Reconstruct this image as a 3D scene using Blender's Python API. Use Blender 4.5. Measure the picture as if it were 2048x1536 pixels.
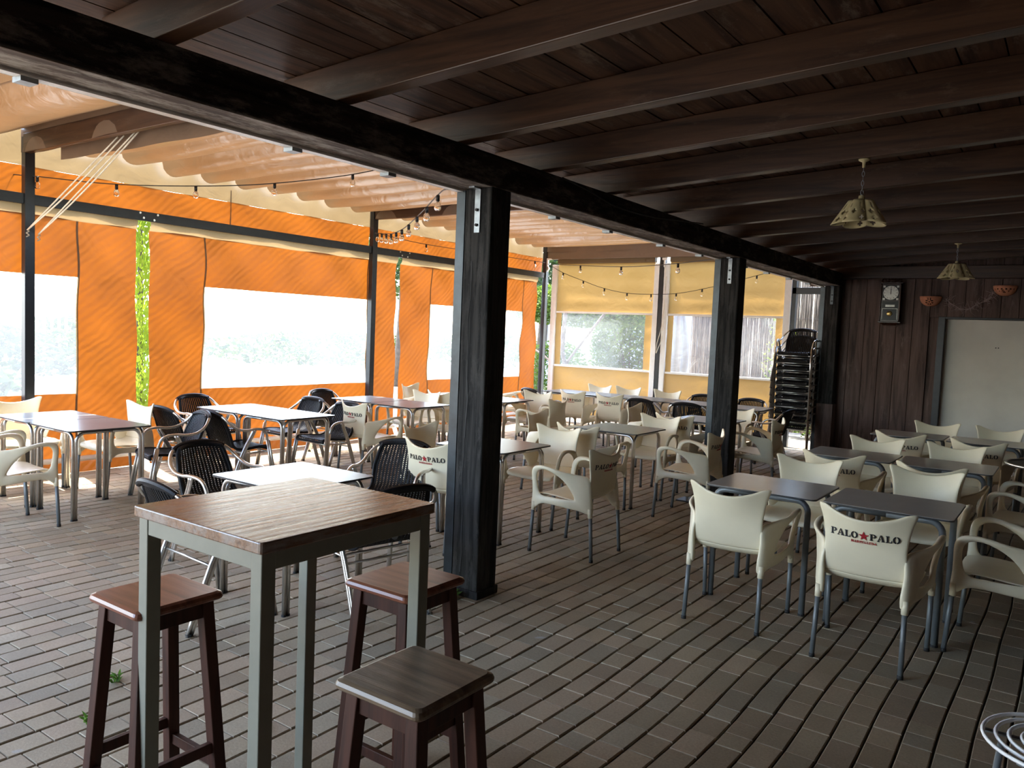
import bpy, math, random
from mathutils import Vector, Matrix
PI = math.pi
rad = math.radians
C = bpy.context.scene.collection
for o in list(bpy.data.objects):
    bpy.data.objects.remove(o)

# ------------------------------------------------------------------ camera
YAW, PITCH, ROLL, FPX = rad(35.377), rad(3.829), rad(2.398), 1591.57
CAMH = 1.66
fw = Vector((-math.sin(YAW)*math.cos(PITCH), math.cos(YAW)*math.cos(PITCH), -math.sin(PITCH)))
rt = Vector((math.cos(YAW), math.sin(YAW), 0))
upv = rt.cross(fw)
cr = math.cos(ROLL)*rt + math.sin(ROLL)*upv
cu = -math.sin(ROLL)*rt + math.cos(ROLL)*upv
cam = bpy.data.cameras.new('camera')
camo = bpy.data.objects.new('camera', cam)
C.objects.link(camo)
camo.matrix_world = Matrix(((cr.x, cu.x, -fw.x, 0), (cr.y, cu.y, -fw.y, 0), (cr.z, cu.z, -fw.z, CAMH), (0, 0, 0, 1)))
cam.sensor_width = 36
cam.lens = 36*FPX/2048
cam.clip_start = 0.02
cam.clip_end = 300
sc = bpy.context.scene
sc.camera = camo

# ------------------------------------------------------------------ light
w = bpy.data.worlds.new('world')
sc.world = w
w.use_nodes = True
wn = w.node_tree
bg = wn.nodes['Background']
sky = wn.nodes.new('ShaderNodeTexSky')
sky.sky_type = 'NISHITA'
sky.sun_disc = False
sky.sun_elevation = rad(62)
sky.sun_rotation = rad(-75)
sky.altitude = 100
sky.air_density = 1.0
sky.ozone_density = .3
sky.dust_density = 2.0
wn.links.new(sky.outputs[0], bg.inputs[0])
bg.inputs[1].default_value = 1.0
sd = Vector((.417, -.10, -1.0)).normalized()
sun = bpy.data.lights.new('sun', 'SUN')
sun.energy = 11.0
sun.angle = rad(0.6)
sun.color = (1.0, 0.95, 0.85)
suno = bpy.data.objects.new('sun', sun)
C.objects.link(suno)
suno.rotation_euler = sd.to_track_quat('-Z', 'Y').to_euler()
suno.location = (-20, 6, 30)
sc.view_settings.view_transform = 'Standard'
sc.view_settings.look = 'None'
sc.view_settings.gamma = 1
sc.view_settings.use_curve_mapping = False
sc.view_settings.exposure = 1.38
try:
    sc.cycles.max_bounces = 10
    sc.cycles.diffuse_bounces = 6
    sc.cycles.transparent_max_bounces = 12
    sc.cycles.transmission_bounces = 8
    sc.cycles.sample_clamp_indirect = 8
except Exception:
    pass


# ------------------------------------------------------------------ materials
def nmat(name):
    m = bpy.data.materials.new(name)
    m.use_nodes = True
    nt = m.node_tree
    return m, nt, nt.nodes['Principled BSDF'], nt.nodes['Material Output']


def coords(nt, scale=(1, 1, 1), rot=(0, 0, 0)):
    tc = nt.nodes.new('ShaderNodeTexCoord')
    mp = nt.nodes.new('ShaderNodeMapping')
    mp.inputs['Scale'].default_value = scale
    mp.inputs['Rotation'].default_value = rot
    nt.links.new(tc.outputs['Object'], mp.inputs[0])
    return mp.outputs[0]


def noise(nt, vec, scale=5, detail=4, rough=.55, dist=0):
    n = nt.nodes.new('ShaderNodeTexNoise')
    n.inputs['Scale'].default_value = scale
    n.inputs['Detail'].default_value = detail
    n.inputs['Roughness'].default_value = rough
    n.inputs['Distortion'].default_value = dist
    nt.links.new(vec, n.inputs['Vector'])
    return n.outputs['Fac']


def ramp(nt, fac, stops):
    r = nt.nodes.new('ShaderNodeValToRGB')
    e = r.color_ramp.elements
    while len(e) < len(stops):
        e.new(.5)
    for i, (p, c) in enumerate(stops):
        e[i].position = p
        e[i].color = (*c, 1)
    nt.links.new(fac, r.inputs[0])
    return r.outputs[0]


def bump(nt, fac, strength=.3, dist=.01, target=None):
    b = nt.nodes.new('ShaderNodeBump')
    b.inputs['Strength'].default_value = strength
    b.inputs['Distance'].default_value = dist
    nt.links.new(fac, b.inputs['Height'])
    if target:
        nt.links.new(b.outputs[0], target.inputs['Normal'])
    return b.outputs[0]


def mix_c(nt, fac, a, b, mode='MULTIPLY'):
    m = nt.nodes.new('ShaderNodeMix')
    m.data_type = 'RGBA'
    m.blend_type = mode
    if isinstance(fac, (int, float)):
        m.inputs[0].default_value = fac
    else:
        nt.links.new(fac, m.inputs[0])
    for s, i in ((a, 6), (b, 7)):
        if isinstance(s, tuple):
            m.inputs[i].default_value = (*s, 1)
        else:
            nt.links.new(s, m.inputs[i])
    return m.outputs[2]


def plain(name, c, rough=.5, metal=0, var=.12, scale=14, bmp=.05, spec=.5):
    m, nt, p, _ = nmat(name)
    v = coords(nt)
    f = noise(nt, v, scale)
    lo = tuple(x*(1-var) for x in c)
    hi = tuple(min(1, x*(1+var)) for x in c)
    nt.links.new(ramp(nt, f, [(.3, lo), (.7, hi)]), p.inputs['Base Color'])
    p.inputs['Roughness'].default_value = rough
    p.inputs['Metallic'].default_value = metal
    p.inputs['Specular IOR Level'].default_value = spec
    if bmp:
        bump(nt, f, bmp, .003, p)
    return m


def wood(name, c1, c2, axis=1, rough=.55, s=1.0, bmp=.25, worn=None, spec=.5, wlo=.5):
    m, nt, p, _ = nmat(name)
    sc_ = [14*s, 14*s, 14*s]
    sc_[axis] = .9*s
    v = coords(nt, tuple(sc_))
    f = noise(nt, v, 1.6, 7, .62, .6)
    dk = tuple(a*.45 for a in c1)
    col = ramp(nt, f, [(.30, dk), (.42, c1), (.52, tuple((a+b)/2 for a, b in zip(c1, c2))), (.66, c2)])
    if worn:
        s2 = [4.0, 4.0, 4.0]
        s2[axis] = 1.1
        v2 = coords(nt, tuple(s2))
        f2 = noise(nt, v2, 2.2, 8, .78)
        k = ramp(nt, f2, [(wlo, (0, 0, 0)), (wlo+.13, (.85, .85, .85))])
        col = mix_c(nt, k, col, worn, 'MIX')
    nt.links.new(col, p.inputs['Base Color'])
    p.inputs['Roughness'].default_value = rough
    p.inputs['Specular IOR Level'].default_value = spec
    bump(nt, f, bmp, .004, p)
    return m


def tarp(name, c1, c2, trans=.5, wave=None, bmp=.4, rough=.5, tr_col=None, gloss=.06):
    m = bpy.data.materials.new(name)
    m.use_nodes = True
    nt = m.node_tree
    nt.nodes.remove(nt.nodes['Principled BSDF'])
    out = nt.nodes['Material Output']
    v = coords(nt)
    f = noise(nt, v, 1.3, 4)
    col = ramp(nt, f, [(.3, c1), (.7, c2)])
    h = noise(nt, v, 3.5, 3, .5, .8)
    if wave:
        mp = coords(nt, (1, 1, 1), wave)
        wv = nt.nodes.new('ShaderNodeTexWave')
        wv.inputs['Scale'].default_value = 4.2
        wv.inputs['Distortion'].default_value = 5
        wv.inputs['Detail'].default_value = 2
        wv.inputs['Detail Scale'].default_value = .8
        nt.links.new(mp, wv.inputs['Vector'])
        ad = nt.nodes.new('ShaderNodeMath')
        ad.operation = 'MULTIPLY_ADD'
        nt.links.new(wv.outputs['Fac'], ad.inputs[0])
        ad.inputs[1].default_value = .22
        nt.links.new(h, ad.inputs[2])
        h = ad.outputs[0]
    nrm = bump(nt, h, bmp, .05)
    d = nt.nodes.new('ShaderNodeBsdfDiffuse')
    t = nt.nodes.new('ShaderNodeBsdfTranslucent')
    g = nt.nodes.new('ShaderNodeBsdfGlossy')
    g.inputs['Roughness'].default_value = rough
    g.inputs['Color'].default_value = (.8, .8, .8, 1)
    m1 = nt.nodes.new('ShaderNodeMixShader')
    m2 = nt.nodes.new('ShaderNodeMixShader')
    m1.inputs[0].default_value = trans
    m2.inputs[0].default_value = gloss
    nt.links.new(col, d.inputs['Color'])
    if tr_col:
        t.inputs['Color'].default_value = (*tr_col, 1)
    else:
        nt.links.new(col, t.inputs['Color'])
    for n in (d, t, g):
        nt.links.new(nrm, n.inputs['Normal'])
    nt.links.new(d.outputs[0], m1.inputs[1])
    nt.links.new(t.outputs[0], m1.inputs[2])
    nt.links.new(m1.outputs[0], m2.inputs[1])
    nt.links.new(g.outputs[0], m2.inputs[2])
    nt.links.new(m2.outputs[0], out.inputs['Surface'])
    return m


def vinyl(name, haze=.12, tint=(.97, .98, 1.0)):
    m = bpy.data.materials.new(name)
    m.use_nodes = True
    nt = m.node_tree
    nt.nodes.remove(nt.nodes['Principled BSDF'])
    out = nt.nodes['Material Output']
    v = coords(nt)
    f = noise(nt, v, 2.2, 3, .5, 1.0)
    nrm = bump(nt, f, .25, .03)
    tp = nt.nodes.new('ShaderNodeBsdfTransparent')
    tp.inputs[0].default_value = (*tint, 1)
    tl = nt.nodes.new('ShaderNodeBsdfTranslucent')
    tl.inputs[0].default_value = (.9, .95, 1, 1)
    g = nt.nodes.new('ShaderNodeBsdfGlossy')
    g.inputs['Roughness'].default_value = .12
    nt.links.new(nrm, g.inputs['Normal'])
    m1 = nt.nodes.new('ShaderNodeMixShader')
    m2 = nt.nodes.new('ShaderNodeMixShader')
    m1.inputs[0].default_value = haze
    m2.inputs[0].default_value = .05
    nt.links.new(tp.outputs[0], m1.inputs[1])
    nt.links.new(tl.outputs[0], m1.inputs[2])
    nt.links.new(m1.outputs[0], m2.inputs[1])
    nt.links.new(g.outputs[0], m2.inputs[2])
    nt.links.new(m2.outputs[0], out.inputs['Surface'])
    return m


def leafmat(name, c1, c2):
    m = tarp(name, c1, c2, .45, None, .2, .5, None, .03)
    return m


M = {}
M['orange'] = tarp('orange_tarpaulin', (.160, .043, .004), (.195, .055, .005), .42, (rad(50), 0, rad(-90)), .30)
M['cream_tarp'] = tarp('cream_tarpaulin', (.15, .10, .045), (.18, .125, .06), .40, None, .35)
M['awning'] = tarp('awning_fabric', (.185, .105, .045), (.23, .13, .058), .11, None, .45, .32, None, .18)
M['awning_dark'] = tarp('awning_valance_fabric', (.15, .10, .065), (.20, .135, .09), .03, None, .3, .35, None, .1)
M['yellow'] = tarp('yellow_screen_fabric', (.33, .19, .050), (.38, .225, .065), .40, None, .3)
M['vinyl'] = vinyl('clear_vinyl', .08)
M['vinyl2'] = vinyl('clear_screen_vinyl', .03)
M['anthracite'] = plain('anthracite_steel', (.018, .02, .023), .35, .2, .2)
M['channel'] = plain('blue_black_steel', (.022, .03, .037), .3, .3, .3)
M['galv'] = plain('galvanised_steel', (.30, .33, .35), .45, .7, .25, 20)
M['alu'] = plain('brushed_aluminium', (.72, .70, .66), .28, .95, .08, 30, .03)
M['grey_tube'] = plain('grey_painted_tube', (.15, .165, .17), .45, .3, .1)
M['white_metal'] = plain('pale_enamelled_metal', (.88, .87, .84), .4, .0, .04)
M['table_frame'] = plain('greyish_white_paint', (.185, .185, .145), .45, .05, .06)
M['shell'] = plain('cream_white_plastic', (.76, .68, .49), .38, 0, .05, 5, .03)
M['rubber'] = plain('black_rubber', (.012, .012, .012), .7)
M['ink'] = plain('black_print', (.012, .012, .014), .6, 0, 0, 5, 0)
M['red_ink'] = plain('red_print', (.35, .012, .02), .6, 0, 0, 5, 0)
M['wicker'] = plain('black_woven_resin', (.010, .010, .011), .5, 0, .3, 60, .2, .2)
M['laminate'] = plain('pale_laminate', (.21, .215, .21), .26, 0, .04, 3, 0, .07)
M['laminate_grey'] = plain('grey_laminate', (.44, .41, .37), .20, 0, .05, 3, 0, .6)
M['laminate_edge'] = plain('dark_laminate_edge', (.03, .028, .028), .4)
M['bar_top'] = wood('weathered_table_wood', (.12, .055, .026), (.25, .13, .07), 1, .27, 2.2, .25, (.23, .19, .165), .5, .46)
M['stool_red'] = wood('reddish_varnished_wood', (.14, .042, .022), (.23, .085, .048), 0, .3, 1.3, .12)
M['stool_leg'] = wood('dark_red_stool_wood', (.035, .011, .006), (.065, .021, .012), 2, .5, 1.2, .12, None, .25)
M['stool_worn'] = wood('worn_brown_wood', (.11, .072, .042), (.20, .14, .085), 0, .36, 1.3, .4, (.09, .055, .035))
M['post_wood'] = wood('black_stained_wood', (.012, .012, .012), (.040, .038, .036), 2, .75, 1.3, .8, (.055, .053, .05), .15, .52)
M['beam_wood'] = wood('dark_beam_wood', (.010, .009, .009), (.035, .026, .022), 1, .8, .8, .5, (.15, .13, .115), .12, .50)
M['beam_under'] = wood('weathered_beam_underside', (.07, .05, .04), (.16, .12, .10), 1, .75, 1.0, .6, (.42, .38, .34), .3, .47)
M['rafter_wood'] = wood('dark_brown_rafter_wood', (.036, .016, .008), (.078, .037, .019), 0, .36, .8, .3, (.10, .065, .045), .5, .56)
M['ceil_wood'] = wood('dark_brown_ceiling_boards', (.035, .015, .009), (.10, .050, .028), 1, .6, .7, .4, (.16, .12, .09), .3, .54)
M['wall_wood'] = wood('dark_wall_boards', (.075, .048, .040), (.155, .103, .086), 2, .65, .7, .4, (.19, .14, .12), .3, .56)
M['plaster'] = plain('off_white_plaster', (.74, .72, .64), .8, 0, .07, 2.5, .05)
M['terracotta'] = plain('terracotta', (.56, .235, .13), .75, 0, .15, 20, .15)
M['shade'] = plain('yellowish_ceramic', (.52, .45, .25), .5, 0, .12, 20, .1)
M['clock_wood'] = plain('dark_clock_wood', (.035, .014, .009), .25, 0, .3)
M['clock_dial'] = plain('silvery_dial', (.62, .64, .58), .35, .2, .15, 40)
M['clock_panel'] = plain('dark_green_panel', (.008, .012, .010), .3, 0, .2, 14, .05, .3)
M['brass'] = plain('brass', (.70, .55, .22), .3, .9)
M['socket'] = plain('black_bulb_socket', (.01, .01, .01), .5)
M['rope'] = plain('cream_rope', (.75, .70, .58), .8)
M['twig'] = plain('dry_twig', (.42, .33, .32), .8)
M['sand'] = plain('joint_sand', (.035, .028, .022), .95, 0, .3, 60, .3)
M['ground'] = plain('pale_outdoor_ground', (.20, .19, .165), .95, 0, .15, 1.5, .3)
M['leaf'] = leafmat('fresh_green_leaves', (.04, .085, .008), (.17, .25, .03))
M['leaf_dark'] = leafmat('dark_green_leaves', (.015, .035, .010), (.075, .12, .03))
M['leaf_yellow'] = leafmat('yellow_green_leaves', (.10, .18, .012), (.34, .44, .04))
M['bark'] = plain('tree_bark', (.10, .075, .055), .9, 0, .3, 12, .5)
M['parasol'] = tarp('white_parasol_cloth', (.32, .31, .29), (.38, .37, .35), .3)
M['reed'] = wood('dry_reed', (.11, .08, .05), (.30, .225, .15), 2, .9, 1.5, .5)
M['house'] = plain('white_house_wall', (.30, .32, .34), .9)
M['weed'] = leafmat('weed_green', (.06, .15, .02), (.16, .30, .05))
m, nt, p, _ = nmat('clear_bulb_glass')
p.inputs['Transmission Weight'].default_value = 1
p.inputs['Roughness'].default_value = .03
p.inputs['IOR'].default_value = 1.25
f = noise(nt, coords(nt), 20)
nt.links.new(ramp(nt, f, [(0, (.93, .93, .93)), (1, (1, 1, 1))]), p.inputs['Base Color'])
M['bulb'] = m
# paving: colour of each block comes from a per-block tint attribute
m, nt, p, _ = nmat('grey_concrete_pavers')
at = nt.nodes.new('ShaderNodeAttribute')
at.attribute_name = 'tint'
v = coords(nt)
f = noise(nt, v, 1.1, 5, .6)
big = ramp(nt, f, [(.3, (.80, .78, .75)), (.7, (1.1, 1.08, 1.05))])
f2 = noise(nt, v, 90, 3, .7)
fine = ramp(nt, f2, [(.3, (.82, .82, .82)), (.7, (1.12, 1.12, 1.12))])
col = mix_c(nt, 1.0, at.outputs['Color'], big)
col = mix_c(nt, 1.0, col, fine)
f3 = noise(nt, v, 5.5, 2, .5)
spots = ramp(nt, f3, [(.74, (0, 0, 0)), (.80, (1, 1, 1))])
col = mix_c(nt, spots, col, (.36, .34, .31), 'MIX')
nt.links.new(col, p.inputs['Base Color'])
p.inputs['Roughness'].default_value = .72
bump(nt, f2, .35, .003, p)
M['paver'] = m


# ------------------------------------------------------------------ mesh builder
class MB:
    def __init__(s):
        s.v = []
        s.f = []
        s.m = []

    def add(s, vs, fs, mi=0):
        n = len(s.v)
        s.v += [tuple(a) for a in vs]
        s.f += [tuple(i+n for i in f) for f in fs]
        s.m += [mi]*len(fs)

    def box(s, a, b, mi=0, mat=None):
        (x0, y0, z0), (x1, y1, z1) = a, b
        vs = [Vector(q) for q in ((x0, y0, z0), (x1, y0, z0), (x1, y1, z0), (x0, y1, z0), (x0, y0, z1), (x1, y0, z1), (x1, y1, z1), (x0, y1, z1))]
        if mat:
            vs = [mat @ q for q in vs]
        s.add(vs, [(0, 3, 2, 1), (4, 5, 6, 7), (0, 1, 5, 4), (1, 2, 6, 5), (2, 3, 7, 6), (3, 0, 4, 7)], mi)

    def bar(s, p, q, wx, wy, up=(0, 0, 1), mi=0, w2=None):
        p, q = Vector(p), Vector(q)
        d = (q-p).normalized()
        u = Vector(up)
        if abs(d.dot(u)) > .99:
            u = Vector((0, 1, 0))
        a = d.cross(u).normalized()
        b = a.cross(d)
        w2 = w2 or (wx, wy)
        vs = []
        for c, (e, g) in ((p, (wx, wy)), (q, w2)):
            for i, j in ((-1, -1), (1, -1), (1, 1), (-1, 1)):
                vs.append(c+a*i*e/2+b*j*g/2)
        s.add(vs, [(0, 1, 2, 3), (7, 6, 5, 4), (0, 4, 5, 1), (1, 5, 6, 2), (2, 6, 7, 3), (3, 7, 4, 0)], mi)

    def tube(s, pts, r, n=8, mi=0, caps=True, closed=False):
        pts = [Vector(q) for q in pts]
        L = len(pts)
        rs = r if isinstance(r, (list, tuple)) else [r]*L
        base = len(s.v)
        prev = None
        for i, q in enumerate(pts):
            if closed:
                d = pts[(i+1) % L]-pts[i-1]
            else:
                d = pts[min(i+1, L-1)]-pts[max(i-1, 0)]
            d = d.normalized()
            if prev is None:
                u = Vector((0, 0, 1)) if abs(d.z) < .9 else Vector((0, 1, 0))
                a = d.cross(u).normalized()
            else:
                a = (prev-d*prev.dot(d)).normalized()
            prev = a
            b = d.cross(a)
            for k in range(n):
                t = 2*PI*k/n
                s.v.append(tuple(q+rs[i]*(math.cos(t)*a+math.sin(t)*b)))
        for i in range(L if closed else L-1):
            for k in range(n):
                a0 = base+i*n+k
                a1 = base+i*n+(k+1) % n
                j = (i+1) % L
                s.f.append((a0, a1, base+j*n+(k+1) % n, base+j*n+k))
                s.m.append(mi)
        if caps and not closed:
            s.f.append(tuple(base+k for k in reversed(range(n))))
            s.f.append(tuple(base+(L-1)*n+k for k in range(n)))
            s.m += [mi, mi]

    def grid(s, fn, nu, nv, mi=0, skip=None):
        base = len(s.v)
        for j in range(nv+1):
            for i in range(nu+1):
                s.v.append(tuple(fn(i/nu, j/nv)))
        for j in range(nv):
            for i in range(nu):
                if skip and skip((i+.5)/nu, (j+.5)/nv):
                    continue
                a = base+j*(nu+1)+i
                s.f.append((a, a+1, a+nu+2, a+nu+1))
                s.m.append(mi)

    def lathe(s, prof, n=24, c=(0, 0, 0), mi=0, half=False):
        base = len(s.v)
        steps = n+1 if half else n
        for r, z in prof:
            for k in range(steps):
                t = (PI*k/n+PI) if half else 2*PI*k/n
                s.v.append((c[0]+r*math.cos(t), c[1]+r*math.sin(t), c[2]+z))
        for j in range(len(prof)-1):
            for k in range(n):
                k2 = k+1 if half else (k+1) % n
                s.f.append((base+j*steps+k, base+j*steps+k2, base+(j+1)*steps+k2, base+(j+1)*steps+k))
                s.m.append(mi)

    def build(s, name, mats, parent=None, smooth=False, bevel=0, sub=0, solid=0, loc=None, auto=True):
        me = bpy.data.meshes.new(name)
        me.from_pydata(s.v, [], s.f)
        for mm in (mats if isinstance(mats, (list, tuple)) else [mats]):
            me.materials.append(mm)
        me.polygons.foreach_set('material_index', s.m)
        if smooth:
            me.polygons.foreach_set('use_smooth', [True]*len(me.polygons))
        me.update()
        o = bpy.data.objects.new(name, me)
        C.objects.link(o)
        if solid:
            md = o.modifiers.new('s', 'SOLIDIFY')
            md.thickness = solid
            md.offset = 0
        if bevel:
            md = o.modifiers.new('b', 'BEVEL')
            md.width = bevel
            md.segments = 2
            md.limit_method = 'ANGLE'
            md.angle_limit = rad(40)
        if sub:
            md = o.modifiers.new('d', 'SUBSURF')
            md.levels = sub
            md.render_levels = sub
        if parent:
            o.parent = parent
        if loc:
            o.location = loc
        return o


def tag(o, label, cat, group=None, kind=None):
    o['label'] = label
    o['category'] = cat
    if group:
        o['group'] = group
    if kind:
        o['kind'] = kind
    return o


def struct(o):
    o['kind'] = 'structure'
    return o


def empty(name, loc=(0, 0, 0), rz=0):
    o = bpy.data.objects.new(name, None)
    C.objects.link(o)
    o.location = loc
    o.rotation_euler = (0, 0, rz)
    o.empty_display_size = .1
    return o


def copy_tree(o, parent=None):
    c = o.copy()
    C.objects.link(c)
    c.parent = parent
    for ch in list(KIDS.get(o.name, [])):
        copy_tree_child(ch, c)
    return c


KIDS = {}


def copy_tree_child(ch, parent):
    d = ch.copy()
    C.objects.link(d)
    d.parent = parent
    for g in list(KIDS.get(ch.name, [])):
        copy_tree_child(g, d)


def register_kids():
    KIDS.clear()
    for o in bpy.data.objects:
        if o.parent:
            KIDS.setdefault(o.parent.name, []).append(o)


def sample(pts, n=6):
    """Catmull-Rom through points"""
    P = [Vector(p) for p in pts]
    out = []
    for i in range(len(P)-1):
        a, b, c, d = P[max(i-1, 0)], P[i], P[i+1], P[min(i+2, len(P)-1)]
        for k in range(n):
            t = k/n
            out.append(.5*((2*b)+(c-a)*t+(2*a-5*b+4*c-d)*t*t+(3*b-a-3*c+d)*t**3))
    out.append(P[-1])
    return out


rnd = random.Random(7)

# ================================================================== FLOOR
XL, XR, Y0, Y1 = -8.75, 3.2, -3.2, 13.0


def make_floor():
    r = random.Random(3)
    vs, fs, tint = [], [], []
    pitch = .125
    x = XL
    ch = .0035
    while x < XR:
        y = Y0 - r.random()*.2
        while y < Y1:
            L = r.choice((.125, .165, .165, .205, .205, .25))
            xa, xb, ya, yb = x+.0048, x+pitch-.0048, y+.0032, y+L-.0032
            dz = r.uniform(-.0018, .0018)
            c = r.uniform(.82, 1.14)
            hue = r.choice(((.335, .275, .182), (.350, .275, .186), (.322, .275, .192), (.335, .264, .172)))
            n = len(vs)
            def wob(yy):
                return .010*math.sin(yy*1.9+1.0)*math.sin(yy*.7)+.006*math.sin(yy*4.3+.6)
            wa, wb = wob(ya), wob(yb)
            for (px_, py_, pz_) in ((xa, ya, -.02), (xb, ya, -.02), (xb, yb, -.02), (xa, yb, -.02),
                                    (xa, ya, -ch), (xb, ya, -ch), (xb, yb, -ch), (xa, yb, -ch),
                                    (xa+ch, ya+ch*.35, 0), (xb-ch, ya+ch*.35, 0), (xb-ch, yb-ch*.35, 0), (xa+ch, yb-ch*.35, 0)):
                ww = wa+(wb-wa)*((py_-ya)/(yb-ya))
                vs.append((px_+ww, py_, pz_+dz))
            q = [(8, 9, 10, 11)]
            for i in range(4):
                j = (i+1) % 4
                q.append((4+i, 4+j, 8+j, 8+i))
                q.append((i, j, 4+j, 4+i))
            for f_ in q:
                fs.append(tuple(n+i for i in f_))
                tint.append(tuple(h*c for h in hue))
            y += L
        x += pitch
    n = len(vs)
    vs += [(XL, Y0, -.011), (XR, Y0, -.011), (XR, Y1, -.011), (XL, Y1, -.011)]
    fs.append((n, n+1, n+2, n+3))
    tint.append((.03, .026, .02))
    me = bpy.data.meshes.new('floor')
    me.from_pydata(vs, [], fs)
    me.materials.append(M['paver'])
    ca = me.color_attributes.new('tint', 'FLOAT_COLOR', 'CORNER')
    buf = []
    for pl, t in zip(me.polygons, tint):
        buf += [t[0], t[1], t[2], 1.0]*pl.loop_total
    ca.data.foreach_set('color', buf)
    me.update()
    o = bpy.data.objects.new('floor', me)
    C.objects.link(o)
    return struct(o)


make_floor()

# outside ground
b = MB()
b.box((-70, -40, -.3), (XL, 90, -.03))
b.box((XL, Y1, -.3), (30, 90, -.03))
b.box((XL, -40, -.3), (30, Y0, -.03))
struct(b.build('ground', M['ground']))

# ================================================================== TIMBER ROOF
BX0, BX1 = -3.13, -2.91
SL = .055


def roofz(x):
    return 2.70+SL*(x+2.9)


t = empty('wooden_beam', (-3.02, 4, 2.51))
b = MB()
b.box((BX0+3.02, -7.2, .004), (BX1+3.02, 8.45, .19))
b.build('beam_body', M['beam_wood'], t, bevel=.006)
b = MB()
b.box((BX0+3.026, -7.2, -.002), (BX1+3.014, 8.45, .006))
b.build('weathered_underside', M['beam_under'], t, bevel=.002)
tag(t, 'long dark wooden beam carried by the black wooden posts', 'beam')
# galvanised strip with clips on the outer side of the beam
t = empty('metal_gutter', (-3.2, 4, 2.5))
b = MB()
b.box((.02, -7.2, -.006), (.068, 8.4, .002))
b.box((.018, -7.2, -.006), (.022, 8.4, .03))
b.build('rail', M['white_metal'], t)
for yy in (-1.2, .2, 1.35, 2.55, 3.2, 4.9, 5.7, 6.7, 7.6, 8.9, 9.7, 10.6, 11.5):
    b = MB()
    b.box((.0, yy-4-.03, -.024), (.066, yy-4+.03, -.004))
    b.build('clip', M['galv'], t)
tag(t, 'pale metal gutter strip with clips along the outer edge of the dark beam', 'gutter')

RY = [-2.66, -1.77, -.88, .0, .89, 1.78, 2.68, 3.575, 4.42, 5.30, 6.27, 7.2, 8.03, 8.94, 9.83, 10.72, 11.60]
ordn = ['first', 'second', 'third', 'fourth', 'fifth', 'sixth', 'seventh', 'eighth', 'ninth', 'tenth', 'eleventh', 'twelfth', 'thirteenth']
k = 0
for yf in RY:
    b = MB()
    x0, x1 = -3.30, 3.1
    pts = []
    for x in (x0, x1):
        z = roofz(x)
        pts += [(x, yf-.09, z), (x, yf, z), (x, yf, z+.17), (x, yf-.09, z+.17)]
    b.add(pts, [(0, 1, 2, 3), (7, 6, 5, 4), (0, 4, 5, 1), (1, 5, 6, 2), (2, 6, 7, 3), (3, 7, 4, 0)])
    o = b.build('ceiling_rafter', M['rafter_wood'], bevel=.005)
    if yf < 1.0:
        tag(o, 'dark brown rafter above the photographer, outside the picture', 'rafter', 'rafters behind the view')
    else:
        tag(o, 'dark brown wooden rafter crossing the ceiling, %s of the ones seen counting from the camera' % ordn[k], 'rafter', 'ceiling rafters')
        k += 1
# ceiling boards
b = MB()
r = random.Random(5)
x = -3.4
while x < 3.15:
    wd = .19
    z0, z1 = roofz(x)+.172, roofz(x+wd-.008)+.172
    dz = r.uniform(0, .004)
    vs = [(x, Y0, z0+dz), (x+wd-.008, Y0, z1+dz), (x+wd-.008, 12.5, z1+dz), (x, 12.5, z0+dz)]
    vs += [(a, c, d+.03) for a, c, d in vs]
    b.add(vs, [(0, 3, 2, 1), (4, 5, 6, 7), (0, 1, 5, 4), (1, 2, 6, 5), (2, 3, 7, 6), (3, 0, 4, 7)])
    x += wd
b.add([(-3.4, Y0, roofz(-3.4)+.2), (3.15, Y0, roofz(3.15)+.2), (3.15, 12.5, roofz(3.15)+.2), (-3.4, 12.5, roofz(-3.4)+.2),
       (-3.4, Y0, roofz(-3.4)+.24), (3.15, Y0, roofz(3.15)+.24), (3.15, 12.5, roofz(3.15)+.24), (-3.4, 12.5, roofz(-3.4)+.24)],
      [(0, 3, 2, 1), (4, 5, 6, 7), (0, 1, 5, 4), (1, 2, 6, 5), (2, 3, 7, 6), (3, 0, 4, 7)])
struct(b.build('ceiling', M['ceil_wood']))

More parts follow.
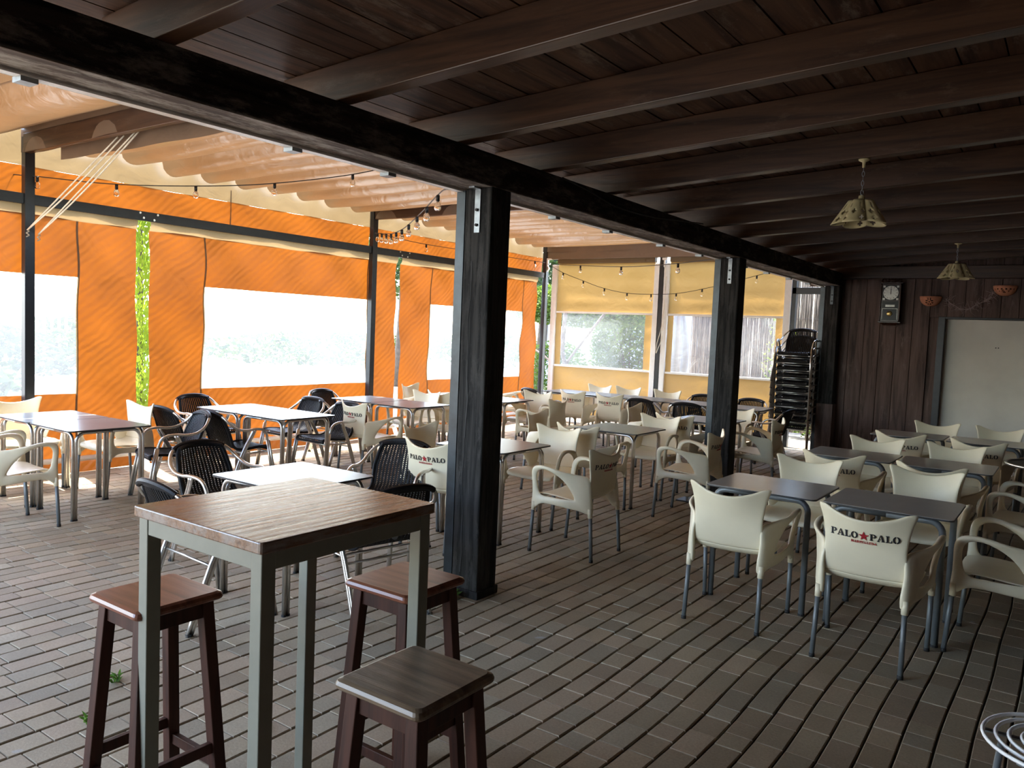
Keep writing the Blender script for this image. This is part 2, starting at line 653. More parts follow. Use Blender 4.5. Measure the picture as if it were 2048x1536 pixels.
# ================================================================== POSTS
def wooden_post(y, label, x0=-3.11, plinth=True, split=True):
    t = empty('wooden_post', (-3.01, y+.1, 0))
    b = MB()
    n = 14
    # trunk with a drying crack down the face towards the camera
    b.box((x0+3.01, -.1, 0), (.10, .1, 2.51))
    b.build('post', M['post_wood'], t, bevel=.01)
    b = MB()
    b.box((-.17, -.095, 0), (-.165, .1, 2.5))
    b.box((-.17, -.098, 0), (-.10, -.092, 2.5))
    b.box((-.17, .09, 0), (-.10, .096, 2.5))
    b.box((-.108, -.101, 0), (-.100, -.092, 2.5))
    b.build('steel_channel', M['channel'], t, bevel=.002)
    if split:
        b = MB()
        pts = [(-.035+.006*math.sin(i*.9)+.004*math.sin(i*2.3), -.1015, .15+i*.12) for i in range(17)]
        for i in range(16):
            wdt = .0035+.0025*math.sin(i*.8+1)
            p, q = pts[i], pts[i+1]
            b.add([(p[0]-wdt, p[1], p[2]), (p[0]+wdt, p[1], p[2]), (q[0]+wdt, q[1], q[2]), (q[0]-wdt, q[1], q[2])], [(0, 1, 2, 3)])
        b.build('crack', M['rubber'], t, solid=.002)
    b = MB()
    b.box((-.02, -.108, 2.24), (.022, -.1, 2.505))
    b.box((-.02, -.17, 2.497), (.022, -.1, 2.507))
    br = b.build('bracket_plate', M['galv'] if plinth else M['channel'], t, bevel=.001)
    for z in (2.285, 2.375):
        b = MB()
        b.tube([(.001, -.107, z), (.001, -.12, z)], .009, 8)
        b.build('bolt', M['rubber'], br)
    if plinth:
        b = MB()
        b.box((-.12, -.108, 0), (.112, .108, .05))
        b.build('plinth', M['post_wood'], t, bevel=.004)
    tag(t, label, 'post')
    return t


wooden_post(3.81, 'thick black wooden post in the middle of the picture, with a long crack')
wooden_post(8.05, 'black wooden post standing among the white chairs, between the other two', split=False)
t = wooden_post(12.22, 'black wooden post at the end of the beam, beside the stacked chairs', split=False, plinth=False)
b = MB()
b.box((-.115, -.115, 0), (.108, -.1, .78))
b.box((.1, -.115, 0), (.115, .1, .78))
b.build('kick_board', M['wall_wood'], t, bevel=.003)

# loose cable along the beam
b = MB()
b.tube(sample([(-2.89, 4.55, 2.69), (-2.885, 4.9, 2.66), (-2.88, 5.3, 2.61), (-2.885, 5.9, 2.62), (-2.89, 6.4, 2.66), (-2.9, 7.0, 2.71)]), .006, 6)
tag(b.build('cable', M['socket'], smooth=True), 'thin black cable sagging along the inner face of the dark beam', 'cable')

# ================================================================== BACK WALL
YW = 12.44
b = MB()
r = random.Random(11)
x = -3.0
FX0, FX1, FZ = -1.63, 1.4, 2.08
while x < 3.2:
    wd = .21
    x1 = min(x+wd-.006, 3.2)
    d = r.uniform(0, .008)
    ztop = roofz(x)+.2
    if x1 > FX0+.02 and x < FX1:
        b.box((x, YW-d, FZ+.01), (x1, YW+.04, ztop))
    else:
        b.box((x, YW-d, 0), (min(x1, FX0) if x < FX0 else x1, YW+.04, ztop))
    x += wd
b.box((-3.0, YW+.03, 0), (FX0, YW+.06, 2.9))
b.box((-3.4, YW+.02, 2.52), (-2.9, YW+.06, 3.0))
b.box((FX0, YW+.03, FZ-.01), (3.2, YW+.16, 3.2))
b.box((FX1, YW+.03, 0), (3.2, YW+.06, 2.9))
struct(b.build('wall_back', M['wall_wood'], bevel=.002))
b = MB()
b.box((FX0, YW-.02, 0), (FX0+.085, YW+.12, FZ+.02))
b.box((FX0, YW-.015, FZ-.01), (FX1, YW+.05, FZ+.02))
struct(b.build('trim_1', M['anthracite'], bevel=.004))
b = MB()
b.box((-3.02, 12.30, 2.62), (3.2, YW, 2.79))
struct(b.build('trim_2', M['rafter_wood'], bevel=.004))
b = MB()
b.box((FX0+.08, YW+.10, 0), (FX1, YW+.14, FZ+.02))
dr = struct(b.build('door_1', M['plaster']))
for xx in (-.93, -.90):
    b = MB()
    b.tube([(xx, YW+.095, 1.70), (xx, YW+.105, 1.70)], .008, 8)
    b.build('hole', M['socket'], dr)
b = MB()
b.box((3.15, Y0, 0), (3.25, 12.5, 3.4))
struct(b.build('wall_right', M['wall_wood']))
b = MB()
b.box((-3.1, Y0-.1, 0), (3.25, Y0, 3.4))
struct(b.build('wall_front', M['wall_wood']))

# ================================================================== STEEL FRAME + CURTAINS (left side)
WX = -8.45


def steel_post(y, label, z1=3.32):
    t = empty('steel_post', (WX+.09, y, 0))
    b = MB()
    b.box((-.04, -.045, 0), (.04, .045, z1))
    b.build('tube', M['anthracite'], t, bevel=.004)
    b = MB()
    b.box((-.08, -.08, 0), (.08, .08, .01))
    b.build('foot_plate', M['anthracite'], t)
    tag(t, label, 'post')
    return t


steel_post(3.59, 'dark steel post at the far left with ropes tied to it')
steel_post(8.2, 'dark steel post between the big clear window and the narrow orange strip')
steel_post(12.72, 'dark steel post in the far corner where orange and yellow curtains meet')
steel_post(-1.0, 'dark steel post out of view on the left', 3.32)
for a, c, lb in ((-1, 3.55, 'dark steel rail left of the rope-tied post'), (3.63, 8.16, 'dark steel rail across the top of the biggest orange curtain'),
                 (8.24, 12.68, 'dark steel rail over the orange curtain behind the middle wooden post')):
    t = empty('steel_rail', (WX+.09, (a+c)/2, 2.73))
    b = MB()
    b.box((-.02, -(c-a)/2, -.05), (.02, (c-a)/2, .05))
    b.build('bar', M['anthracite'], t, bevel=.003)
    if a > 0:
        ym = (4.8 if a < 5 else 8.83)-(a+c)/2
        for dy, dz in ((-.10, .03), (-.06, -.02), (.06, -.03), (.10, .03)):
            b = MB()
            b.tube([(.02, ym+dy, dz), (.03, ym+dy, dz)], .012, 8)
            b.build('bolt', M['alu'], t)
    tag(t, lb, 'rail')


def curtain(ya, yb, win, label, seams=()):
    t = empty('roll_down_curtain', (WX, (ya+yb)/2, 0))
    ym = (ya+yb)/2
    z0, z1 = .13, 2.70
    wy0, wy1 = (win[0], win[1]) if win else (0, 0)
    wz0, wz1 = .82, 2.02
    r = random.Random(int(ya*10))
    ph = r.uniform(0, 6)

    def off(y, z):
        e = (z-z0)/(z1-z0)
        return .022*math.sin(y*3.1+ph)*math.sin(z*2.2+ph)+.012*math.sin((y+z)*6.5+ph*2)+.012*math.sin((y-z)*9+ph)*e
    b = MB()

    def patch(y0, y1, zz0, zz1):
        nu = max(2, int((y1-y0)/.09))
        nv = max(2, int((zz1-zz0)/.09))
        b.grid(lambda u, v: (off(y0+(y1-y0)*u, zz0+(zz1-zz0)*v), y0+(y1-y0)*u-ym, zz0+(zz1-zz0)*v), nu, nv)
    if win:
        patch(ya, yb, z0, wz0)
        patch(ya, yb, wz1, 2.60)
        if wy0 > ya:
            patch(ya, wy0, wz0, wz1)
        if wy1 < yb:
            patch(wy1, yb, wz0, wz1)
    else:
        patch(ya, yb, z0, 2.60)
    b.build('fabric', M['orange'], t, smooth=True)
    # cream roll along the top
    b = MB()
    b.grid(lambda u, v: (off(ya+(yb-ya)*u, 2.6)*.6+.03*math.sin(v*PI), ya+(yb-ya)*u-ym, 2.59+.14*v), max(3, int((yb-ya)/.12)), 6)
    b.build('header', M['cream_tarp'], t, smooth=True)
    if win:
        b = MB()
        b.grid(lambda u, v: (off(wy0+(wy1-wy0)*u, wz0+(wz1-wz0)*v)*.8, wy0+(wy1-wy0)*u-ym, wz0+(wz1-wz0)*v), 30, 14)
        b.build('clear_window', M['vinyl'], t, smooth=True)
        b = MB()
        for yy in (wy0, wy1):
            if ya+.05 < yy < yb-.05:
                b.grid(lambda u, v: (off(yy, z0+(2.6-z0)*v)+.004, yy+(u-.5)*.022-ym, z0+(2.6-z0)*v), 1, 40)
        if b.v:
            b.build('seam', M['cream_tarp'], t, smooth=True)
    b = MB()
    b.tube([(.03, ya-ym, .14), (.03, yb-ym, .14)], .03, 12)
    b.build('hem_pipe', M['white_metal'], t, smooth=True)
    b = MB()
    b.grid(lambda u, v: (.0+.05*v, ya+(yb-ya)*u-ym, .12-.115*v+.004*math.sin(u*40)), 40, 3)
    b.build('bottom_flap', M['orange'], t, smooth=True)
    tag(t, label, 'curtain', 'orange roll-down curtains')
    return t


curtain(-.95, 4.73, (.1, 4.10), 'orange roll-down curtain at the far left, its clear window behind the rope-tied post')
curtain(4.88, 8.79, (5.55, 8.20), 'orange roll-down curtain with the biggest clear window, behind the black wicker chairs')
curtain(8.88, 12.60, (9.56, 12.12), 'orange roll-down curtain with a clear window, partly hidden by the middle wooden post')

# fixed fascia above the rail: orange strip then cream strip
for a, c, lb in ((-1.0, 3.585, 'orange and cream fabric strip above the rail left of the rope-tied post'),
                 (3.585, 8.205, 'orange and cream fabric strip above the rail under the scalloped awning'),
                 (8.205, 12.75, 'orange and cream fabric strip above the rail behind the middle wooden post')):
    t = empty('fabric_fascia', (WX-.01, (a+c)/2, 2.7))
    L = c-a
    n = int(L/.1)
    b = MB()
    b.grid(lambda u, v: (.012*math.sin(u*L*5+v*3)+.008*math.sin(u*L*11), (u-.5)*L, .0+.36*v), n, 6)
    b.build('orange_strip', M['orange'], t, smooth=True)
    b = MB()
    b.grid(lambda u, v: (.012*math.sin(u*L*5+3), (u-.5)*L, .36+.34*v), n, 4)
    b.build('cream_strip', M['cream_tarp'], t, smooth=True)
    b = MB()
    b.box((-.006, .0, 0), (.016, .006, .5))
    b.build('seam', M['awning_dark'], t)
    tag(t, lb, 'fabric strip', 'fabric strips above the orange curtains')

# ================================================================== AWNING
def awning(ya, yb, label, per=.485, amp=.19, zt=3.43, ph=0, skew=False):
    t = empty('folding_awning', ((WX-3.0)/2, (ya+yb)/2, 3.3))
    cx, cy = t.location.x, t.location.y
    xa, xb = -8.40, -2.7
    n = int(round((yb-ya)/per))
    per = (yb-ya)/n
    b = MB()
    r = random.Random(int(ya*7)+50)
    amps = [amp*r.uniform(.85, 1.15) for _ in range(n)]

    def fn(u, v):
        x = xa+(xb-xa)*u
        s = v*n
        i = min(int(s), n-1)
        fr = s-i
        # skewed sag: steep on one side, gentle on the other
        g = 1-(1-fr)**.55 if skew else fr
        sag = amps[i]*math.sin(PI*(fr**.62))**.75
        y = ya+(yb-ya)*v
        z = zt-sag-.010*math.sin(x*1.7+i)*math.sin(PI*fr)
        return (x-cx, y-cy, z-3.3)
    b.grid(fn, 16, n*12)
    b.build('canopy', M['awning'], t, smooth=True)
    for i in range(n+1):
        b = MB()
        yy = ya+per*i
        b.tube([(xa-cx, yy-cy, zt-3.3+.015), (xb-cx, yy-cy, zt-3.3+.015)], .012, 8)
        b.build('cross_rod', M['alu'], t, smooth=True)
    # hanging end valances
    for yy, sgn in ((ya, 1), (yb, -1)):
        b = MB()
        b.grid(lambda u, v: (xa-.02+(-3.2-xa)*u*1.0-cx+.0, yy+sgn*(.01+.02*math.sin(u*26)*v)-cy, 3.42-3.3-.25*v-.015*v*math.sin(u*9)), 60, 4)
        b.build('valance', M['awning_dark'], t, smooth=True)
    tag(t, label, 'awning', 'folding awnings')
    return t


awning(-1.0, 3.56, 'tan folding awning at the top left, before the rope-tied post', per=.75, amp=.18, zt=3.42)
awning(3.58, 8.19, 'tan folding awning with hanging scallops over the black wicker chairs')
awning(8.21, 12.70, 'tan folding awning over the far tables, beyond the middle wooden post')
b = MB()
b.grid(lambda u, v: (-7.95+4.7*u, 3.70+.012*math.sin(u*30)*v, 3.36-.27*v-.02*math.sin(PI*u)*v), 50, 4)
tag(b.build('hanging_valance', M['awning_dark'], smooth=True), 'second dark brown fabric flap hanging just behind the first one, near the ropes', 'valance')
for i_, yy in enumerate((3.57, 8.2)):  # unseen strips added above the awning joints to keep sun spots off the valances
    b = MB()
    b.box((-8.42, yy-.28, 3.475), (-2.7, yy+.28, 3.49))
    tag(b.build('added_sun_blocker', M['awning_dark']), ('unseen strip added to block sun at the joint of the first two awnings', 'unseen strip added to block sun at the joint of the last two awnings')[i_], 'sun blocker')
# wooden cross beams carrying the awning ends
for yy, lb in ((3.57, 'dark brown cross beam behind the first hanging valance'), (8.2, 'dark brown cross beam behind the middle hanging valance')):
    b = MB()
    b.box((WX+.1, yy-.03, 3.16), (-3.0, yy+.03, 3.34))
    tag(b.build('cross_beam', M['rafter_wood'], bevel=.004), lb, 'beam')
b = MB()
b.box((WX+.05, 12.70, 3.03), (-3.0, 12.78, 3.34))
tag(b.build('cross_beam', M['awning_dark'], bevel=.004), 'brown fascia beam above the yellow screens', 'beam')
# ropes
for i, (p, q) in enumerate((((-6.82, 3.64, 3.17), (WX+.14, 3.56, 2.43)), ((-6.72, 3.64, 3.17), (WX+.14, 3.56, 2.43)),
                            ((-6.55, 3.64, 3.18), (WX+.14, 3.66, 2.40)), ((-6.49, 3.64, 3.18), (WX+.14, 3.66, 2.40)))):
    b = MB()
    p, q = Vector(p), Vector(q)
    pts = [p.lerp(q, k/10)-Vector((0, 0, .03*math.sin(PI*k/10)*(i % 2))) for k in range(11)]
    b.tube(pts, .007, 6)
    b.tube([q+Vector((.01, .012*math.sin(k), -.006*k)) for k in range(12)], .006, 6)
    tag(b.build('rope', M['rope'], smooth=True), 'thin cream rope slanting from the awning down to the far left steel post', 'rope', 'awning ropes')

# ================================================================== YELLOW SCREENS (far side)
YS = 12.80


def screen(xa, xb, wx, label):
    t = empty('roller_screen', ((xa+xb)/2, YS, 0))
    xm = (xa+xb)/2
    b = MB()

    def off(x, z):
        return .008*math.sin(x*4+z*3)+.005*math.sin(z*23)*(1 if z > 1.1 else .4)

    def patch(x0, x1, z0, z1):
        nu, nv = max(2, int((x1-x0)/.1)), max(2, int((z1-z0)/.06))
        b.grid(lambda u, v: (x0+(x1-x0)*u-xm, off(x0+(x1-x0)*u, z0+(z1-z0)*v), z0+(z1-z0)*v), nu, nv)
    patch(xa, xb, .10, 1.03)
    patch(xa, xb, 2.06, 2.96)
    patch(xa, wx[0], 1.06, 2.04)
    patch(wx[1], xb, 1.06, 2.04)
    b.build('fabric', M['yellow'], t, smooth=True)
    b = MB()
    b.box((wx[0]-xm, -.002, 1.06), (wx[1]-xm, .002, 2.04))
    b.build('clear_window', M['vinyl2'], t)
    for z in (1.045, 2.05):
        b = MB()
        b.box((xa-xm, -.025, z-.018), (xb-xm, .015, z+.018))
        b.build('cross_bar', M['white_metal'], t, bevel=.003)
    b = MB()
    b.tube([(xa-xm, 0, .10), (xb-xm, 0, .10)], .028, 10)
    b.build('hem_pipe', M['white_metal'], t, smooth=True)
    b = MB()
    b.box((xa-xm, -.05, 2.95), (xb-xm, .06, 3.05))
    b.build('roller_box', M['cream_tarp'], t, bevel=.01)
    for x in (xa, xb):
        sg = -1 if x == xa else 1
        b = MB()
        b.box((x-xm+sg*.0, -.05, 0), (x-xm+sg*.11, .05, 2.93))
        b.build('guide_rail', M['white_metal'], t, bevel=.006)
    tag(t, label, 'screen', 'yellow roller screens')


screen(-8.12, -6.12, (-8.0, -6.27), 'yellow roller screen showing leafy shrubs through its clear window')
screen(-5.84, -3.86, (-5.74, -3.98), 'yellow roller screen showing the folded white parasol and reeds, behind the second wooden post')
b = MB()
b.box((-6.03, YS-.05, 0), (-5.93, YS+.05, 3.1))
tag(b.build('steel_post', M['anthracite'], bevel=.004), 'dark steel post between the two yellow screens', 'post')
b = MB()
b.box((-3.74, YS-.04, 0), (-3.68, YS+.05, 3.0))
b.box((-3.74, YS-.04, 2.42), (-3.05, YS+.05, 2.52))
struct(b.build('door_2', M['anthracite'], bevel=.004))
# cord and pulley on that post
t = empty('hanging_rope', (-5.93, YS-.08, 0))
b = MB()
b.box((-.03, -.02, 2.98), (.05, .02, 3.02))
b.box((.0, -.02, 2.86), (.025, .02, 2.98))
b.build('pulley', M['white_metal'], t, bevel=.004)
b = MB()
b.tube(sample([(.03, 0, 2.9), (.05, 0, 2.0), (.03, 0, 1.65), (-.03, -.01, 1.45), (-.06, -.01, 1.38), (-.05, -.01, 1.55), (.02, 0, 1.9), (.06, 0, 2.7)]), .006, 6)
b.build('cord', M['rope'], t, smooth=True)
tag(t, 'white pulley and cord hanging on the dark post between the yellow screens', 'cord')
t = empty('pulley_block', (-8.27, YS-.1, 0))
b = MB()
b.box((-.05, -.02, 3.02), (.05, .02, 3.05))
b.box((-.05, -.02, 2.80), (-.02, .02, 3.02))
b.build('bracket', M['white_metal'], t, bevel=.004)
b = MB()
b.tube([(-.03, -.02, 2.86), (-.03, .02, 2.86)], .035, 12)
b.build('wheel', M['white_metal'], t)
tag(t, 'small white pulley at the top of the far corner post', 'pulley')

# ================================================================== STRING LIGHTS
def string_lights(pts, spacing, label, start=.3, r=.026):
    t = empty('string_lights', pts[0])
    o0 = Vector(pts[0])
    P = [p-o0 for p in sample(pts, 14)]
    b = MB()
    b.tube(P, .005, 6)
    b.build('cable', M['socket'], t, smooth=True)
    acc, nxt = 0, start
    for i in range(1, len(P)):
        seg = (P[i]-P[i-1]).length
        while acc+seg > nxt:
            q = P[i-1].lerp(P[i], (nxt-acc)/seg)
            b = MB()
            b.lathe([(0, 0), (.014, -.002), (.015, -.045), (.0, -.046)], 10)
            s_ = b.build('socket', M['socket'], t, smooth=True, loc=tuple(q))
            b = MB()
            b.lathe([(.010, -.044), (.014, -.052), (.024, -.066), (r, -.084), (.026, -.104), (.015, -.116), (0, -.119)], 14)
            b.build('bulb', M['bulb'], s_, smooth=True)
            nxt += spacing
        acc += seg
    tag(t, label, 'string lights', 'bulb strings under the awning')


string_lights([(-8.58, 3.43, 2.96), (-8.3, 3.63, 2.95), (-7.74, 4.04, 2.91), (-7.17, 4.46, 2.92), (-6.56, 4.91, 2.97), (-5.9, 5.39, 3.09), (-5.48, 5.7, 3.22)], .76,
              'string of clear bulbs starting at the rope-tied post on the left', .36)
string_lights([(-3.2, 3.9, 2.50), (-3.7, 4.32, 2.63), (-4.01, 4.58, 2.65), (-4.58, 5.06, 2.64), (-5.55, 5.87, 2.64), (-6.47, 6.65, 2.71), (-7.08, 7.16, 2.79), (-8.32, 8.18, 2.97)], .58,
              'string of clear bulbs running from the middle wooden post to the second steel post', 1.05)
string_lights([(-8.3, 8.26, 2.97), (-8.3, 9.12, 2.93), (-8.3, 10.65, 2.94), (-8.3, 12.6, 2.96)], 3.0,
              'string of few clear bulbs along the orange curtain up to the far corner post', 1.0)
string_lights([(-8.24, 12.59, 2.93), (-6.76, 11.3, 2.77), (-5.21, 9.95, 2.61), (-4.01, 8.91, 2.54), (-3.2, 8.2, 2.52)], 1.85,
              'upper string of clear bulbs from the far corner post to the second wooden post', 2.0)
string_lights([(-8.2, 12.6, 2.92), (-7.83, 12.5, 2.76), (-7.42, 12.5, 2.62), (-7.01, 12.5, 2.49), (-6.54, 12.5, 2.40), (-6.04, 12.5, 2.38), (-5.55, 12.5, 2.40),
               (-4.99, 12.5, 2.50), (-4.34, 12.5, 2.66), (-3.8, 12.5, 2.8)], .46,
              'lower sagging string of bulbs in front of the yellow screens', .42, .022)


# ================================================================== WHITE ARMCHAIR
PROF = [  # y, z, half width, forward edge curl
    (.232, .395, .225, 0), (.228, .43, .235, 0), (.12, .442, .245, 0), (0, .434, .245, 0), (-.10, .424, .24, .0),
    (-.165, .432, .232, .005), (-.205, .47, .226, .008), (-.225, .54, .214, .012), (-.238, .61, .200, .022),
    (-.254, .69, .206, .044), (-.272, .77, .222, .060), (-.290, .85, .245, .074)]


def prof(t):
    t = max(0, min(len(PROF)-1.0001, t))
    i = int(t)
    f_ = t-i
    a, b_, c, d = [PROF[max(0, min(len(PROF)-1, i+k))] for k in (-1, 0, 1, 2)]
    return [.5*((2*b_[k])+(c[k]-a[k])*f_+(2*a[k]-5*b_[k]+4*c[k]-d[k])*f_*f_+(3*b_[k]-a[k]-3*c[k]+d[k])*f_**3) for k in range(4)]


def shellpt(u, t):
    """u in -1..1 across, t along profile"""
    y, z, hw, c = prof(t)
    if t > 8.2:
        k = (t-8.2)/2.8
        z -= .078*k*(1-abs(u)**2.0)
        if abs(u) > .86 and t > 10:
            z -= .022*((abs(u)-.86)/.14)**2*(t-10)
    y += c*u*u
    if t < 6:
        z += .012*u*u
    return Vector((hw*u, y, z))


def backsurf(x, z):
    lo, hi = 6.0, 11.0
    for _ in range(24):
        m_ = (lo+hi)/2
        p_ = prof(m_)
        u = max(-1, min(1, x/p_[2]))
        if shellpt(u, m_).z < z:
            lo = m_
        else:
            hi = m_
    p_ = prof(lo)
    u = max(-1, min(1, x/p_[2]))
    return shellpt(u, lo).y


# letters drawn as stencil polygons in a 0..w by 0..1 cell
def arc(cx, cy, rx, ry, wd, a0, a1, n=7):
    out = []
    for i in range(n):
        t0, t1 = rad(a0+(a1-a0)*i/n), rad(a0+(a1-a0)*(i+1)/n)
        out.append([(cx+rx*math.cos(t0), cy+ry*math.sin(t0)), (cx+rx*math.cos(t1), cy+ry*math.sin(t1)),
                    (cx+(rx-wd)*math.cos(t1), cy+(ry-wd*.55)*math.sin(t1)), (cx+(rx-wd)*math.cos(t0), cy+(ry-wd*.55)*math.sin(t0))])
    return out


def rc(x0, y0, x1, y1):
    return [(x0, y0), (x1, y0), (x1, y1), (x0, y1)]


G = {
    'P': (.86, [rc(0, .0, .42, .10), rc(.10, .10, .33, .9), rc(0, .9, .36, 1)]+arc(.42, .70, .42, .30, .22, -88, 80)),
    'A': (1.0, [[(.0, 0), (.30, 0), (.30, .1), (.0, .1)], [(.08, .1), (.19, .1), (.50, .95), (.42, 1)], [(.62, .1), (.90, .1), (.58, 1), (.46, 1)],
                rc(.55, 0, 1.0, .1), rc(.28, .28, .52, .38)]),
    'L': (.78, [rc(0, 0, .38, .1), rc(.10, .1, .33, .9), rc(0, .9, .42, 1), rc(.42, 0, .78, .12), [(.66, .12), (.78, .12), (.78, .38), (.70, .38)]]),
    'O': (.92, arc(.46, .5, .46, .52, .24, 100, 260, 10)+arc(.46, .5, .46, .52, .24, -80, 80, 10)),
    'M': (1.1, [rc(0, 0, .3, .12), rc(.1, .1, .22, 1), [(.1, 1), (.3, 1), (.62, .25), (.5, .1)], [(.8, 1), (1.0, 1), (.62, .1), (.5, .1)], rc(.8, 0, 1.0, 1), rc(.72, 0, 1.1, .12)]),
    'R': (.92, [rc(0, 0, .42, .12), rc(.1, .1, .32, 1), [(.45, .42), (.62, .45), (.92, 0), (.66, 0)]]+arc(.4, .70, .42, .30, .2, -88, 90)),
    'I': (.42, [rc(0, 0, .42, .12), rc(.1, .1, .32, .9), rc(0, .88, .42, 1)]),
    'N': (.95, [rc(0, 0, .3, .12), rc(.1, .1, .22, 1), [(.1, 1), (.32, 1), (.85, 0), (.68, 0)], rc(.72, .1, .84, 1), rc(.62, .88, .95, 1)]),
    'E': (.8, [rc(0, 0, .8, .14), rc(.1, .1, .33, .9), rc(0, .86, .8, 1), rc(.38, .43, .6, .57)]),
    'D': (.88, [rc(0, 0, .36, .12), rc(.1, .1, .32, .9), rc(0, .88, .36, 1)]+arc(.4, .5, .46, .5, .22, -86, 86, 9)),
}


def star(cx, cy, R):
    o_ = [(cx+R*math.cos(rad(90+72*i)), cy+R*math.sin(rad(90+72*i))) for i in range(5)]
    n_ = [(cx+R*.40*math.cos(rad(126+72*i)), cy+R*.40*math.sin(rad(126+72*i))) for i in range(5)]
    return [[(cx, cy), n_[i-1], o_[i], n_[i]] for i in range(5)]


def word_polys(s, h, gap=.12, sx=1.0):
    out, x = [], 0
    for ch in s:
        wd, pl = G[ch]
        for q in pl:
            out.append([((x+a)*h*sx, c*h) for a, c in q])
        x += wd+gap
    return out, (x-gap)*h*sx


def on_back(polys, z0, flip=True):
    """place 2D polygons on the rear face of the backrest; text reads left to right seen from behind"""
    b = MB()
    for q in polys:
        vs = []
        for a, c in q:
            z = z0+c
            vs.append((a, backsurf(a, z)-.0115, z))
        b.add(vs, [tuple(range(len(q)))])
    return b


def make_white_chair():
    t = empty('plastic_armchair')
    # seat
    b = MB()
    b.grid(lambda u, v: shellpt(-1+2*u, v*6.0), 10, 12)
    b.build('seat', M['shell'], t, smooth=True, solid=.012, sub=1)
    # backrest
    b = MB()

    def bk(u, v):
        uu = -1+2*u
        tt = 5.9+v*5.1
        p_ = shellpt(uu, tt)
        # rounded horn tips
        if v > .93:
            p_.x *= 1-.02*(v-.93)/.07
        return p_
    b.grid(bk, 14, 16)
    back = b.build('backrest', M['shell'], t, smooth=True, solid=.016, sub=1)
    # side frame with arm, wing and oval opening
    outer = [(-.262, .335), (-.255, .42), (-.245, .52), (-.235, .59), (-.205, .625), (-.13, .628), (-.03, .65), (.06, .672), (.14, .68), (.20, .668),
             (.232, .63), (.232, .55), (.232, .46), (.242, .38), (.246, .335), (.195, .335), (.17, .385), (.05, .382), (-.08, .372), (-.17, .36), (-.212, .335)]
    inner = [(-.115, .452), (-.11, .465), (-.09, .50), (-.065, .54), (-.035, .575), (-.005, .60), (.03, .622), (.075, .642), (.125, .646), (.165, .632),
             (.185, .60), (.188, .555), (.184, .50), (.172, .468), (.155, .452), (.13, .444), (.09, .442), (.03, .442), (-.03, .442), (-.07, .444), (-.10, .446)]

    def sx(y, z):
        k = max(0, min(1, (y+.25)/.22))
        k = k*k*(3-2*k)
        a = .209+.058*k
        if z > .5:
            a += .045*((z-.5)/.18)*(k*.9+.1)
        if z > .55 and y < -.12:
            a -= .03*(z-.55)/.07
        return a
    for sg in (-1, 1):
        b = MB()
        n = len(outer)
        hole = 0
        for dx in (-1, 1):
            for ring, w_ in ((outer, 0), (inner, 0)):
                for y, z in ring:
                    hi_ = z > .61
                    th = .020 if (hi_ and w_ == 0) else .012
                    if y < -.2 and z < .6:
                        th = .018 if dx > 0 else (.052 if z < .5 else .034)
                    if y > .15 and z < .6:
                        th = .017
                    b.v.append((sg*(sx(y, z)+dx*th), y, z))
        # mid ring makes the arm look rounded
        for i in range(n):
            j = (i+1) % n
            b.f.append((i, j, n+j, n+i))
            b.f.append((2*n+i, 3*n+i, 3*n+j, 2*n+j))
            b.f.append((i, 2*n+i, 2*n+j, j))
            b.f.append((n+i, n+j, 3*n+j, 3*n+i))
            b.m += [0]*4
        b.build('armrest', M['shell'], t, smooth=True, sub=2)
        # flat pad on the arm
        for (yt, zt, yb, lg) in ((.222, .36, .245, 'f'), (-.238, .36, -.265, 'r')):
            xt = sx(yt, .36)
            xb = .262 if lg == 'f' else .215
            b = MB()
            b.tube([(sg*xb, yb, .012), (sg*xt, yt, zt)], .0135, 10)
            lgo = b.build('leg', M['grey_tube'], t, smooth=True)
            b = MB()
            b.tube([(sg*xb, yb, 0), (sg*xb, yb, .02)], .015, 10)
            b.build('foot_cap', M['rubber'], lgo, smooth=True)
        for yt in (.222, -.238):
            b = MB()
            b.tube([(sg*sx(yt, .36), yt, .322), (sg*sx(yt, .36), yt*.98, .39)], [.0175, .019], 10)
            b.build('leg_socket', M['shell'], t, smooth=True)
    return t, back


def make_logo(back):
    pl, wd = word_polys('PALO', .036, .09, 1.0)
    st = .043
    tot = wd*2+st+.014
    x0 = -tot/2
    z = .672
    # seen from behind (looking +y) the x axis runs left to right
    left = [[(a+x0, c) for a, c in q] for q in pl]
    right = [[(a+x0+wd+st+.014, c) for a, c in q] for q in pl]
    on_back(left, z).build('name_print', M['ink'], back, solid=.0012)
    on_back(right, z).build('name_print', M['ink'], back, solid=.0012)
    b = on_back(star(x0+wd+.007+st/2, .018, .026), z)
    b.build('star_print', M['red_ink'], back, solid=.0012)
    pl, wd = word_polys('MARINALEDA', .0125, .14, .98)
    b = on_back([[(a-wd/2, c) for a, c in q] for q in pl], z-.022)
    b.build('town_print', M['red_ink'], back, solid=.0012)


plain_chair, _ = make_white_chair()
logo_chair, bk_ = make_white_chair()
make_logo(bk_)
register_kids()
used = {}


def place(proto, x, y, heading, label, cat, group, z=0, name=None):
    """heading 0 faces +Y, 90 faces -X, 180 faces -Y, -90 faces +X"""
    key = proto.name
    if key not in used:
        used[key] = 1
        o = proto
    else:
        o = copy_tree(proto)
    o.location = (x, y, z)
    o.rotation_euler = (0, 0, rad(heading))
    tag(o, label, cat, group)
    return o


